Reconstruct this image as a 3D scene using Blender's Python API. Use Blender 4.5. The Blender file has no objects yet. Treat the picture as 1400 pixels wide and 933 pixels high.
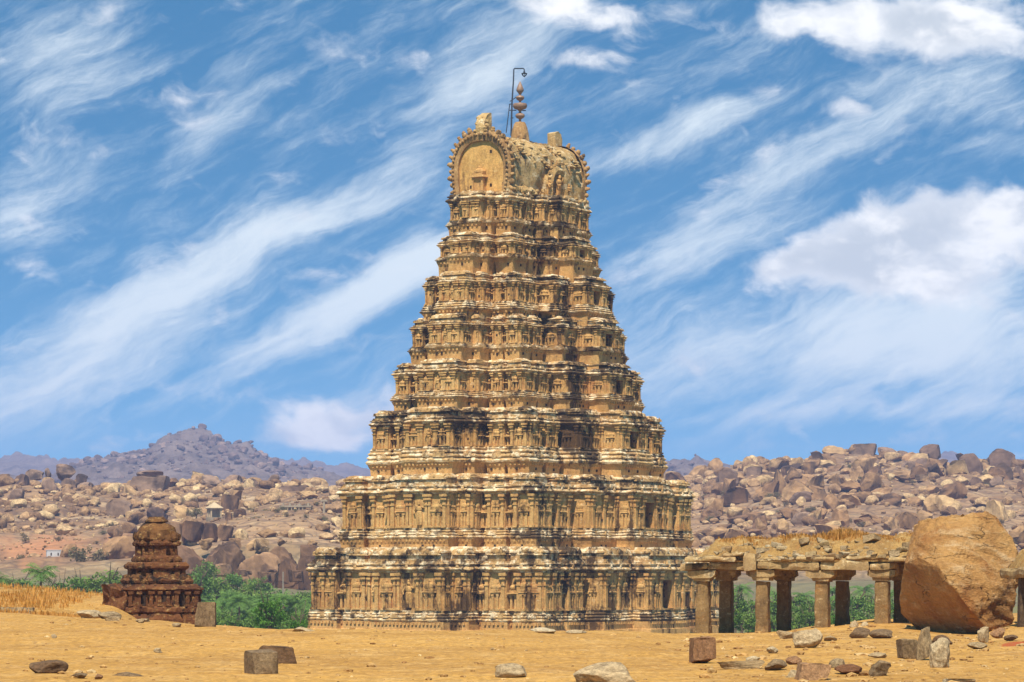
# Temple gateway tower among boulder hills
SKY_SAT, SKY_VAL = 1.12, 1.05
SKY_TINT = (.36, 1.12, 1.08)
HAZE_COL = (.54, .62, 1.0, 1); HAZE_D = .00016
EXPO = 0.62
#         px   py   rx   ry  angle strength
WISPS = [(440, 440, 270, 42, 27, 1.25), (570, 360, 120, 40, 27, .8), (925, 178, 170, 30, 20, 1.15), (700, 90, 220, 45, 38, .7), (1150, 470, 420, 110, 5, .85), (110, 500, 250, 100, 30, .9), (90, 110, 60, 150, -70, .3), (1000, 330, 190, 45, 15, .6), (1300, 470, 220, 90, 0, .5), (230, 390, 230, 60, 32, .5), (370, 320, 190, 50, 28, .5), (630, 110, 210, 60, 40, .5), (110, 70, 90, 150, -75, .5), (60, 250, 120, 70, 40, .4), (330, 120, 150, 60, 50, .35), (1250, 110, 160, 30, 10, .4),
         (270, 200, 200, 40, 58, .3), (430, 300, 120, 30, 20, .45), (560, 250, 110, 60, 25, .5), (1150, 190, 260, 35, 22, .5), (1060, 260, 200, 30, 20, .35), (1360, 150, 100, 50, 15, .5), (30, 320, 80, 40, 10, .5), (1200, 560, 300, 25, 3, .5), (1360, 200, 80, 20, 5, .4)]
CUMULI = [(1220, 42, 250, 48, -3, .95), (1330, 20, 150, 70, 0, .6), (790, 12, 130, 34, -8, .75), (800, 85, 70, 22, -5, .45), (1300, 325, 270, 78, 6, 1.0), (1170, 335, 170, 50, 14, .7), (1240, 390, 200, 40, 0, .6), (450, 575, 120, 44, 5, .85), (410, 600, 110, 26, 0, .5), (1160, 150, 40, 22, 0, .5), (1390, 290, 80, 40, 0, .5), (285, 170, 30, 20, 0, .3), (40, 310, 30, 20, 0, .35)]
import bpy, bmesh, math, random
import numpy as np
from mathutils import Vector, Matrix
R = math.radians
rng = np.random.default_rng(7)
random.seed(7)
scene = bpy.context.scene
COL = scene.collection
F = 4300.0            # focal length in photo pixels (1400 wide)
EYE = 1.6
HOR = 780.0           # photo row of the eye level

# ------------------------------------------------------------------ helpers
def P(px, py, Y):
    """real position of something seen at photo pixel px,py when it stands Y metres away"""
    return ((px-700)/F*Y, Y, EYE+(HOR-py)/F*Y)

def _hash(ix, iy, iz, seed):
    n = (ix*374761393 + iy*668265263 + iz*2147483647 + seed*974634777) & 0xffffffff
    n = ((n ^ (n >> 13))*1274126177) & 0xffffffff
    n = ((n ^ (n >> 16))*2246822519) & 0xffffffff
    return ((n ^ (n >> 15)) & 0xffffff)/float(0xffffff)

def vnoise(p, seed=0):
    p = np.asarray(p, dtype=np.float64)
    i = np.floor(p).astype(np.int64); f = p-i
    f = f*f*(3-2*f)
    r = 0
    for dx in (0, 1):
        for dy in (0, 1):
            for dz in (0, 1):
                w = (f[:, 0] if dx else 1-f[:, 0])*(f[:, 1] if dy else 1-f[:, 1])*(f[:, 2] if dz else 1-f[:, 2])
                r = r+w*_hash(i[:, 0]+dx, i[:, 1]+dy, i[:, 2]+dz, seed)
    return r*2-1

def fbm(p, oct=4, seed=0, gain=.5):
    p = np.asarray(p, dtype=np.float64); a = 1; r = 0
    for k in range(oct):
        r = r+a*vnoise(p*(2**k), seed+k*17); a *= gain
    return r

def vdisp(v, amp, scale, seed=0, oct=2):
    v = np.asarray(v, dtype=np.float64)
    d = np.stack([fbm(v*scale+o, oct, seed) for o in (0.3, 31.7, 77.1)], 1)
    return v+d*amp

def tag(o, label=None, cat=None, group=None, kind=None):
    if label: o['label'] = label
    if cat: o['category'] = cat
    if group: o['group'] = group
    if kind: o['kind'] = kind
    return o

def empty(name, loc=(0, 0, 0), rz=0, label=None, cat=None, group=None):
    o = bpy.data.objects.new(name, None); COL.objects.link(o)
    o.location = loc; o.rotation_euler = (0, 0, rz); o.empty_display_size = .3
    return tag(o, label, cat, group)

def link(name, me, parent=None):
    o = bpy.data.objects.new(name, me); COL.objects.link(o)
    if parent is not None: o.parent = parent
    return o

def mesh_from(name, v, f, mat=None, smooth=None, attrs=None, recalc=False):
    me = bpy.data.meshes.new(name)
    me.from_pydata([tuple(x) for x in v], [], [tuple(x) for x in f])
    if mat: me.materials.append(mat)
    if recalc:
        b = bmesh.new(); b.from_mesh(me)
        bmesh.ops.recalc_face_normals(b, faces=b.faces); b.to_mesh(me); b.free()
    if smooth is not None:
        me.polygons.foreach_set('use_smooth', [True]*len(me.polygons))
        if smooth < 179: me.set_sharp_from_angle(angle=R(smooth))
    if attrs:
        for k, a in attrs.items():
            at = me.attributes.new(k, 'FLOAT', 'POINT'); at.data.foreach_set('value', np.asarray(a, dtype=np.float32))
    me.update()
    return me

class MB:
    """collects verts and faces of ONE mesh"""
    def __init__(s, xf=None): s.v = []; s.f = []; s.xf = xf
    def add(s, v, f):
        n = len(s.v)
        s.v += [s.xf(*p) for p in v] if s.xf else [tuple(p) for p in v]
        s.f += [tuple(i+n for i in q) for q in f]; return s
    def box(s, x0, x1, y0, y1, z0, z1, tx=0, ty=0):
        """tx,ty: taper of the top on each side"""
        v = [(x0, y0, z0), (x1, y0, z0), (x1, y1, z0), (x0, y1, z0), (x0+tx, y0+ty, z1), (x1-tx, y0+ty, z1), (x1-tx, y1-ty, z1), (x0+tx, y1-ty, z1)]
        return s.add(v, [(3, 2, 1, 0), (4, 5, 6, 7), (0, 1, 5, 4), (1, 2, 6, 5), (2, 3, 7, 6), (3, 0, 4, 7)])
    def lathe(s, prof, n=12, c=(0, 0, 0), sx=1, sy=1, ph=0):
        v = []; f = []
        for (r, z) in prof:
            for k in range(n):
                a = 2*math.pi*k/n+ph
                v.append((c[0]+r*sx*math.cos(a), c[1]+r*sy*math.sin(a), c[2]+z))
        for i in range(len(prof)-1):
            for k in range(n):
                f.append((i*n+k, i*n+(k+1) % n, (i+1)*n+(k+1) % n, (i+1)*n+k))
        f.append(tuple(range(n-1, -1, -1))); f.append(tuple((len(prof)-1)*n+k for k in range(n)))
        return s.add(v, f)
    def tube(s, pts, rad, n=6):
        pts = [Vector(p) for p in pts]; v = []; f = []
        if not hasattr(rad, '__len__'): rad = [rad]*len(pts)
        for i, p in enumerate(pts):
            d = (pts[min(i+1, len(pts)-1)]-pts[max(i-1, 0)]).normalized()
            u = d.cross(Vector((.31, .95, .05))).normalized(); w = d.cross(u)
            for k in range(n):
                a = 2*math.pi*k/n; v.append(tuple(p+(u*math.cos(a)+w*math.sin(a))*rad[i]))
        for i in range(len(pts)-1):
            for k in range(n):
                f.append((i*n+k, i*n+(k+1) % n, (i+1)*n+(k+1) % n, (i+1)*n+k))
        f.append(tuple(range(n-1, -1, -1))); f.append(tuple((len(pts)-1)*n+k for k in range(n)))
        return s.add(v, f)
    def blob(s, c, r, n=8, m=5, ):
        """ellipsoid"""
        prof = [(max(.02, math.sin(math.pi*i/m)), -math.cos(math.pi*i/m)) for i in range(m+1)]
        v = []; f = []
        for (q, z) in prof:
            for k in range(n):
                a = 2*math.pi*k/n; v.append((c[0]+r[0]*q*math.cos(a), c[1]+r[1]*q*math.sin(a), c[2]+r[2]*z))
        for i in range(m):
            for k in range(n): f.append((i*n+k, i*n+(k+1) % n, (i+1)*n+(k+1) % n, (i+1)*n+k))
        f.append(tuple(range(n-1, -1, -1))); f.append(tuple(m*n+k for k in range(n)))
        return s.add(v, f)
    def loft(s, plan, prof, step=.6, cap_top=True, cap_bot=False):
        """rectilinear closed plan (CCW), profile [(z, outset)]"""
        n = len(plan); nv = []
        for i in range(n):
            p0 = plan[i-1]; p = plan[i]; p1 = plan[(i+1) % n]
            def nrm(a, b):
                dx, dy = b[0]-a[0], b[1]-a[1]; L = math.hypot(dx, dy) or 1
                return (dy/L, -dx/L)
            a, b = nrm(p0, p), nrm(p, p1)
            nv.append((a[0]+b[0], a[1]+b[1]) if abs(a[0]*b[0]+a[1]*b[1]) < .5 else a)
        cnt = [max(1, int(round(math.hypot(plan[(i+1) % n][0]-plan[i][0], plan[(i+1) % n][1]-plan[i][1])/step))) for i in range(n)]
        v = []; f = []; m = sum(cnt)
        for (z, d) in prof:
            q = [(plan[i][0]+nv[i][0]*d, plan[i][1]+nv[i][1]*d) for i in range(n)]
            for i in range(n):
                a, b = q[i], q[(i+1) % n]
                for k in range(cnt[i]):
                    t = k/cnt[i]; v.append((a[0]+(b[0]-a[0])*t, a[1]+(b[1]-a[1])*t, z))
        for r in range(len(prof)-1):
            for k in range(m): f.append((r*m+k, r*m+(k+1) % m, (r+1)*m+(k+1) % m, (r+1)*m+k))
        if cap_top: f.append(tuple((len(prof)-1)*m+k for k in range(m)))
        if cap_bot: f.append(tuple(range(m-1, -1, -1)))
        return s.add(v, f)
    def build(s, name, mat, parent=None, jit=None, smooth=None, attrs=None, seed=0, recalc=False):
        v = np.array(s.v, dtype=np.float64)
        if jit: v = vdisp(v, jit[0], jit[1], seed, 3)
        if attrs == 'stain': attrs = {'stain': stain_of(v)}
        return link(name, mesh_from(name, v, s.f, mat, smooth, attrs, recalc), parent)

def copy_tree(o, parent=None):
    c = o.copy(); COL.objects.link(c)
    if parent is not None: c.parent = parent
    for ch in list(o.children): copy_tree(ch, c)
    return c

# ------------------------------------------------------------------ node helpers
class NT:
    def __init__(s, tree): s.t = tree; s.t.nodes.clear()
    def n(s, typ, **kw):
        nd = s.t.nodes.new(typ)
        for k, v in kw.items(): setattr(nd, k, v)
        return nd
    def l(s, a, b): s.t.links.new(a, b)
    def val(s, sock, x):
        if hasattr(x, 'is_output'): s.l(x, sock)
        else: sock.default_value = x
    def math(s, op, a, b=0., c=None, clamp=False):
        nd = s.n('ShaderNodeMath', operation=op, use_clamp=clamp)
        s.val(nd.inputs[0], a); s.val(nd.inputs[1], b)
        if c is not None: s.val(nd.inputs[2], c)
        return nd.outputs[0]
    def mix(s, fac, a, b, mode='MIX'):
        nd = s.n('ShaderNodeMix', data_type='RGBA', blend_type=mode)
        s.val(nd.inputs['Factor'], fac)
        for k, x in ((6, a), (7, b)):
            if hasattr(x, 'is_output'): s.l(x, nd.inputs[k])
            else: nd.inputs[k].default_value = (*x[:3], 1)
        return nd.outputs[2]
    def noise(s, vec, scale, detail=4, rough=.55, dist=0.):
        nd = s.n('ShaderNodeTexNoise'); s.l(vec, nd.inputs['Vector'])
        nd.inputs['Scale'].default_value = scale; nd.inputs['Detail'].default_value = detail
        nd.inputs['Roughness'].default_value = rough; nd.inputs['Distortion'].default_value = dist
        return nd.outputs[0]
    def ramp(s, x, lo, hi, a=0., b=1., smooth=True):
        nd = s.n('ShaderNodeMapRange', interpolation_type='SMOOTHSTEP' if smooth else 'LINEAR')
        s.val(nd.inputs[0], x); nd.inputs[1].default_value = lo; nd.inputs[2].default_value = hi
        nd.inputs[3].default_value = a; nd.inputs[4].default_value = b
        return nd.outputs[0]
    def mapping(s, vec, loc=(0, 0, 0), rot=(0, 0, 0), sc=(1, 1, 1), typ='POINT'):
        nd = s.n('ShaderNodeMapping', vector_type=typ); s.l(vec, nd.inputs[0])
        nd.inputs[1].default_value = loc; nd.inputs[2].default_value = rot; nd.inputs[3].default_value = sc
        return nd.outputs[0]
    def attr(s, name):
        nd = s.n('ShaderNodeAttribute', attribute_name=name); return nd.outputs['Fac']

def new_mat(name):
    m = bpy.data.materials.new(name); m.use_nodes = True
    return m, NT(m.node_tree)

def finish(nt, col, rough=.9, bump=None, bstr=.5, bdist=.1, metal=0., spec=.2):
    b = nt.n('ShaderNodeBsdfPrincipled'); o = nt.n('ShaderNodeOutputMaterial')
    if hasattr(col, 'is_output'): nt.l(col, b.inputs['Base Color'])
    else: b.inputs['Base Color'].default_value = (*col, 1)
    b.inputs['Roughness'].default_value = rough; b.inputs['Metallic'].default_value = metal
    b.inputs['Specular IOR Level'].default_value = spec
    if bump is not None:
        bn = nt.n('ShaderNodeBump'); bn.inputs['Strength'].default_value = bstr; bn.inputs['Distance'].default_value = bdist
        nt.l(bump, bn.inputs['Height']); nt.l(bn.outputs[0], b.inputs['Normal'])
    nt.l(b.outputs[0], o.inputs[0])
    return b

def plaster(name, c1, c2, red, cream, dark, dark_amt, cream_amt, streak=True, scale=1., bstr=.6, use_stain=True, bdist=.12):
    """weathered lime plaster / stone: ochre body, lime patches, black lichen streaks"""
    m, t = new_mat(name)
    tc = t.n('ShaderNodeTexCoord').outputs['Object']
    a = t.noise(tc, .22*scale, 5, .6)
    col = t.mix(t.ramp(a, .35, .65), c1, c2)
    r = t.noise(t.mapping(tc, (5, 9, 3)), .5*scale, 6, .65)
    col = t.mix(t.ramp(r, .52, .72, 0, .75), col, red)
    w = t.noise(t.mapping(tc, (15, 2, 8), sc=(1, 1, 1.6)), 1.1*scale, 7, .7)
    col = t.mix(t.ramp(w, .62-.22*cream_amt, .74-.2*cream_amt, 0, .9), col, cream)
    sv = t.mapping(tc, (2, 7, 1), sc=(1.1, 1.1, .16 if streak else .8))
    d = t.noise(sv, .9*scale, 6, .62, .3)
    big = t.noise(t.mapping(tc, (40, 11, 6)), .16*scale, 4, .6)
    fine = t.noise(tc, 3.2*scale, 5, .7)
    sm = t.math('ADD', d, t.math('MULTIPLY', t.math('SUBTRACT', big, .5), .9))
    sm = t.math('ADD', sm, t.math('MULTIPLY', t.math('SUBTRACT', fine, .5), .35))
    if use_stain: sm = t.math('ADD', sm, t.math('MULTIPLY', t.attr('stain'), .34))
    lo = .72-.3*dark_amt
    mask = t.ramp(sm, lo, lo+.17, 0, .93)
    col = t.mix(mask, col, dark)
    g = t.noise(tc, 7*scale, 4, .7); g2 = t.noise(t.mapping(tc, (3, 1, 7), sc=(1, 1, .45)), 2.3*scale, 5, .7)
    col = t.mix(.42, col, t.mix(t.ramp(g2, .3, .65), (.42, .38, .34), (1.22, 1.22, 1.22)), 'MULTIPLY')
    col = t.mix(.45, col, t.mix(t.ramp(g, .3, .7), (.5, .47, .44), (1.25, 1.25, 1.25)), 'MULTIPLY')
    h = t.math('ADD', t.noise(tc, 2.4*scale, 8, .72), t.math('MULTIPLY', t.noise(tc, 9*scale, 3, .6), .4))
    finish(t, col, .93, h, bstr, bdist)
    return m
# ------------------------------------------------------------------ materials
OCH1, OCH2 = (.62, .365, .128), (.47, .25, .078)
M = {}
M['wall'] = plaster('tower_plaster', OCH1, OCH2, (.45, .19, .06), (.66, .45, .22), (.06, .031, .012), .56, .25)
M['ledge'] = plaster('tower_ledge', (.54, .34, .14), (.42, .24, .09), (.36, .18, .07), (.84, .67, .43), (.055, .03, .013), .72, .7, streak=False)
M['shrine'] = plaster('tower_shrine', (.50, .31, .12), (.36, .20, .07), (.34, .16, .06), (.82, .65, .41), (.05, .028, .012), .8, .6, streak=False)
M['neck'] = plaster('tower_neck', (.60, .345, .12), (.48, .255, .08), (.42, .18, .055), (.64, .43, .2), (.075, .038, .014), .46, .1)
M['gable'] = plaster('tower_gable', (.66, .385, .12), (.56, .30, .085), (.48, .24, .07), (.70, .48, .21), (.17, .09, .035), .36, .15, use_stain=False)
M['arch'] = plaster('tower_arch', (.46, .27, .105), (.33, .18, .065), (.40, .2, .07), (.62, .44, .22), (.07, .045, .025), .5, .3, streak=False, scale=1.6)
M['vault'] = plaster('tower_vault', (.62, .41, .17), (.46, .27, .09), (.5, .25, .08), (.82, .64, .38), (.05, .036, .022), .45, .5, use_stain=False, bstr=1., bdist=.25)
M['brick'] = plaster('shrine_brick', (.18, .068, .022), (.10, .038, .015), (.26, .115, .035), (.40, .235, .085), (.014, .009, .006), .62, .4, streak=False, scale=3.5, use_stain=False, bstr=1., bdist=.08)
M['brickdome'] = plaster('shrine_dome', (.20, .09, .028), (.11, .048, .017), (.2, .08, .025), (.38, .22, .075), (.02, .013, .008), .75, .4, streak=False, scale=3.5, use_stain=False, bstr=1., bdist=.08)
M['pillar'] = plaster('pillar_granite', (.31, .19, .075), (.19, .115, .047), (.34, .17, .05), (.56, .42, .22), (.06, .042, .026), .35, .25, scale=3.0, use_stain=False, bdist=.04)
M['lintel'] = plaster('lintel_granite', (.42, .28, .12), (.3, .19, .085), (.38, .2, .07), (.6, .46, .26), (.06, .042, .026), .4, .35, streak=False, scale=2.5, use_stain=False, bdist=.05)

def bouldermat():
    m, t = new_mat('big_boulder')
    tc = t.n('ShaderNodeTexCoord').outputs['Object']
    rot = t.mapping(tc, (0, 0, 0), (0, R(35), 0), (.55, 1, 1.9))
    n1 = t.noise(tc, .55, 6, .6); n2 = t.noise(rot, 1.6, 9, .72); n3 = t.noise(tc, 9., 6, .75)
    col = t.mix(t.ramp(n1, .35, .65), (.52, .275, .088), (.37, .175, .052))
    col = t.mix(t.ramp(n2, .5, .68, 0, .85), col, (.63, .41, .2))
    col = t.mix(t.ramp(t.noise(t.mapping(tc, (4, 4, 4), sc=(1, 1, .4)), .9, 7, .65), .52, .7, 0, .7), col, (.30, .10, .02))
    vo = t.n('ShaderNodeTexVoronoi', feature='DISTANCE_TO_EDGE')
    w = t.n('ShaderNodeVectorMath', operation='MULTIPLY_ADD'); nz = t.n('ShaderNodeTexNoise'); t.l(rot, nz.inputs['Vector']); nz.inputs['Scale'].default_value = 1.8; nz.inputs['Detail'].default_value = 6
    t.l(nz.outputs['Color'], w.inputs[0]); w.inputs[1].default_value = (.7, .7, .7); t.l(rot, w.inputs[2]); t.l(w.outputs[0], vo.inputs['Vector']); vo.inputs['Scale'].default_value = .75
    crack = t.ramp(vo.outputs[0], 0., .014, 1, 0)
    crack = t.math('MULTIPLY', crack, t.ramp(t.noise(tc, .8, 3), .48, .6))
    col = t.mix(t.math('MULTIPLY', crack, .5), col, (.12, .055, .018))
    col = t.mix(.4, col, t.mix(t.ramp(n3, .3, .7), (.5, .46, .42), (1.35, 1.35, 1.35)), 'MULTIPLY')
    h = t.math('SUBTRACT', t.math('ADD', n2, t.math('MULTIPLY', n3, .25)), t.math('MULTIPLY', crack, .6))
    finish(t, col, .93, h, 1., .3)
    return m
def simple(name, c1, c2, scale=1., rough=.9, bstr=.5, bdist=.05, metal=0., rnd=None, spec=.2, detail=6):
    m, t = new_mat(name)
    tc = t.n('ShaderNodeTexCoord').outputs['Object']
    n = t.noise(tc, scale, detail, .65)
    col = t.mix(t.ramp(n, .3, .7), c1, c2)
    if rnd:
        oi = t.n('ShaderNodeObjectInfo').outputs['Random']
        col = t.mix(oi, col, t.mix(.5, col, rnd))
    finish(t, col, rough, t.noise(tc, scale*4, 5, .65), bstr, bdist, metal, spec)
    return m

def rockmat(name, pale, mid, brown, dark, scale=1., rnd=True, attr=False, bdist=.3, dark_amt=.5):
    m, t = new_mat(name)
    tc = t.n('ShaderNodeTexCoord').outputs['Object']
    tone = t.attr('tone') if attr else t.n('ShaderNodeObjectInfo').outputs['Random']
    off = t.n('ShaderNodeCombineXYZ'); t.l(t.math('MULTIPLY', tone, 37.), off.inputs[0])
    va = t.n('ShaderNodeVectorMath', operation='ADD'); t.l(tc, va.inputs[0]); t.l(off.outputs[0], va.inputs[1]); v = va.outputs[0]
    n1 = t.noise(v, .5*scale, 6, .65); n2 = t.noise(v, 1.7*scale, 7, .7)
    k = t.math('ADD', t.math('MULTIPLY', n1, .5), t.math('MULTIPLY', tone, .5))
    col = t.mix(t.ramp(k, .25, .55), brown, mid)
    col = t.mix(t.ramp(k, .5, .8), col, pale)
    sv = t.mapping(v, sc=(1, 1, .3))
    dm = t.noise(sv, 1.3*scale, 6, .7)
    col = t.mix(t.ramp(dm, .66-.2*dark_amt, .8-.2*dark_amt, 0, .8), col, dark)
    n3 = t.noise(v, 5.*scale, 5, .75)
    col = t.mix(.75, col, t.mix(t.ramp(n2, .3, .7), (.42, .40, .38), (1.35, 1.35, 1.35)), 'MULTIPLY')
    col = t.mix(.6, col, t.mix(t.ramp(n3, .3, .7), (.5, .48, .46), (1.35, 1.35, 1.35)), 'MULTIPLY')
    finish(t, col, .92, t.math('ADD', n2, t.math('MULTIPLY', t.noise(v, 6*scale, 4, .7), .3)), .7, bdist)
    return m
M['hillrock'] = rockmat('hill_granite', (.52, .335, .15), (.34, .19, .083), (.185, .096, .044), (.045, .028, .018), .5, dark_amt=.85, bdist=.5)
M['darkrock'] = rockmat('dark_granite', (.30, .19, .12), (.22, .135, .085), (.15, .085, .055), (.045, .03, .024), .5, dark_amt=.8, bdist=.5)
M['hillrock_small'] = rockmat('hill_granite_small', (.58, .40, .195), (.38, .225, .105), (.20, .11, .052), (.06, .038, .024), .5, attr=True)
M['rustrock'] = rockmat('rust_granite', (.35, .20, .10), (.23, .125, .062), (.15, .078, .04), (.05, .03, .022), .5, dark_amt=.95)
M['fgstone'] = rockmat('grey_stone', (.34, .24, .125), (.19, .12, .06), (.13, .07, .033), (.06, .042, .025), 4., bdist=.04)
M['palestone'] = rockmat('pale_stone', (.54, .42, .25), (.43, .31, .17), (.32, .21, .10), (.10, .065, .035), 4., bdist=.05, dark_amt=.4)
M['redstone'] = rockmat('red_stone', (.34, .19, .09), (.24, .12, .055), (.17, .075, .033), (.035, .022, .014), 4., bdist=.04)
M['boulder'] = bouldermat()
M['metal'] = simple('dark_iron', (.05, .06, .08), (.03, .035, .045), 5., .6, .1, .01)
M['copper'] = simple('old_copper', (.30, .17, .10), (.2, .115, .07), 2., .55, .2, .02, spec=.5)
M['openshade'] = simple('putlog_hole', (.05, .028, .015), (.035, .02, .012), 3., .95)  # dark colour stands for the shade inside holes, niches and windows
M['white'] = simple('whitewash', (.52, .50, .48), (.42, .40, .38), .5)
M['paleroof'] = simple('pale_roof', (.52, .38, .22), (.4, .28, .16), .4)
M['farstone'] = simple('far_stone', (.40, .31, .2), (.24, .18, .12), .4, rnd=(.2, .15, .1))
M['trunk'] = simple('bark', (.19, .13, .08), (.11, .075, .045), 3.)
M['pole'] = simple('concrete_pole', (.3, .25, .19), (.24, .2, .15), 3.)

def leafmat(name, a, b, c):
    m, t = new_mat(name)
    tc = t.n('ShaderNodeTexCoord').outputs['Object']
    oi = t.n('ShaderNodeObjectInfo').outputs['Random']
    n = t.noise(tc, .7, 4, .7)
    k = t.math('ADD', t.math('MULTIPLY', n, .65), t.math('MULTIPLY', t.attr('tone'), .35))
    col = t.mix(t.ramp(k, .25, .75), a, b)
    col = t.mix(t.math('MULTIPLY', oi, .7), col, c)
    bs = finish(t, col, .6, spec=.25)
    tr = t.n('ShaderNodeBsdfTranslucent'); t.l(t.mix(.5, col, (.16, .24, .03)), tr.inputs[0])
    mx = t.n('ShaderNodeMixShader'); mx.inputs[0].default_value = .28
    t.l(bs.outputs[0], mx.inputs[1]); t.l(tr.outputs[0], mx.inputs[2])
    out = [q for q in t.t.nodes if q.type == 'OUTPUT_MATERIAL'][0]
    t.l(mx.outputs[0], out.inputs[0])
    return m
M['leaf'] = leafmat('green_leaf', (.075, .15, .018), (.16, .26, .03), (.2, .27, .045))
M['brightleaf'] = leafmat('bright_leaf', (.06, .15, .012), (.12, .24, .02), (.10, .22, .02))
M['palmleaf'] = leafmat('palm_leaf', (.075, .165, .025), (.17, .28, .05), (.13, .22, .035))
M['dryleaf'] = leafmat('dry_leaf', (.20, .125, .06), (.30, .20, .10), (.17, .15, .06))
M['grass'] = leafmat('dry_grass', (.48, .20, .035), (.66, .33, .07), (.55, .25, .05))
M['roofgrass'] = leafmat('roof_grass', (.42, .18, .035), (.58, .29, .07), (.5, .22, .05))

# ground: ochre dirt, and terrain further out
def groundmat():
    m, t = new_mat('ochre_dirt')
    tc = t.n('ShaderNodeTexCoord').outputs['Object']
    n1 = t.noise(tc, .12, 6, .6); n2 = t.noise(tc, .9, 8, .7); n3 = t.noise(tc, 9., 6, .75)
    col = t.mix(t.ramp(n1, .35, .65), (.51, .272, .06), (.40, .205, .044))
    col = t.mix(t.ramp(n2, .45, .7, 0, .8), col, (.56, .335, .115))
    col = t.mix(t.ramp(t.noise(t.mapping(tc, (9, 4, 2), sc=(.5, 1, 1)), .7, 7, .7), .55, .75, 0, .8), col, (.30, .135, .034))
    col = t.mix(.6, col, t.mix(t.ramp(n3, .3, .7), (.5, .47, .44), (1.3, 1.3, 1.3)), 'MULTIPLY')
    n4 = t.noise(t.mapping(tc, (3, 3, 3), sc=(1, .25, 1)), 7., 5, .8)
    col = t.mix(.5, col, t.mix(t.ramp(n4, .35, .65), (.55, .5, .45), (1.3, 1.3, 1.3)), 'MULTIPLY')
    sp = t.n('ShaderNodeTexVoronoi'); t.l(tc, sp.inputs['Vector']); sp.inputs['Scale'].default_value = 5.
    col = t.mix(t.ramp(sp.outputs[0], .06, .16, .75, 0), col, t.mix(t.noise(tc, 2., 2), (.10, .055, .02), (.8, .6, .34)))
    # red earth patch, and greyer scrub soil lower down
    col = t.mix(t.attr('red'), col, (.36, .085, .018))
    col = t.mix(t.attr('scrub'), col, t.mix(t.noise(tc, .08, 6, .7), (.10, .11, .03), (.22, .17, .06)))
    finish(t, col, .95, t.math('ADD', t.math('MULTIPLY', n2, .8), t.math('MULTIPLY', n3, .35)), .75, .12)
    return m
M['ground'] = groundmat()
def hillmat():
    m, t = new_mat('hill_soil')
    tc = t.n('ShaderNodeTexCoord').outputs['Object']
    n1 = t.noise(tc, .012, 7, .65); n2 = t.noise(tc, .06, 8, .72); n3 = t.noise(tc, .3, 5, .75)
    col = t.mix(t.ramp(n1, .4, .6), (.36, .215, .105), (.23, .128, .06))
    col = t.mix(t.ramp(n2, .5, .66), col, (.46, .31, .165))
    col = t.mix(t.ramp(n3, .5, .7, 0, .8), col, (.13, .085, .055))
    vo = t.n('ShaderNodeTexVoronoi', feature='DISTANCE_TO_EDGE'); t.l(t.mapping(tc, sc=(1, 1, 1.5)), vo.inputs['Vector']); vo.inputs['Scale'].default_value = .16
    col = t.mix(t.ramp(vo.outputs[0], 0, .12, .55, 0), col, (.09, .055, .04))
    col = t.mix(t.attr('red'), col, t.mix(n2, (.40, .155, .06), (.52, .26, .115)))
    col = t.mix(t.attr('scrub'), col, t.mix(n2, (.10, .09, .04), (.24, .19, .09)))
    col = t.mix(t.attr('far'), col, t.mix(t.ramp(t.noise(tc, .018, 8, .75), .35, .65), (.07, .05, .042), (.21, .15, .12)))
    vo2 = t.n('ShaderNodeTexVoronoi'); t.l(tc, vo2.inputs['Vector']); vo2.inputs['Scale'].default_value = .22
    h = t.math('SUBTRACT', n2, t.math('MULTIPLY', vo2.outputs[0], .6))
    finish(t, col, .95, h, 1., 2.5)
    return m
M['hill'] = hillmat()
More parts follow.
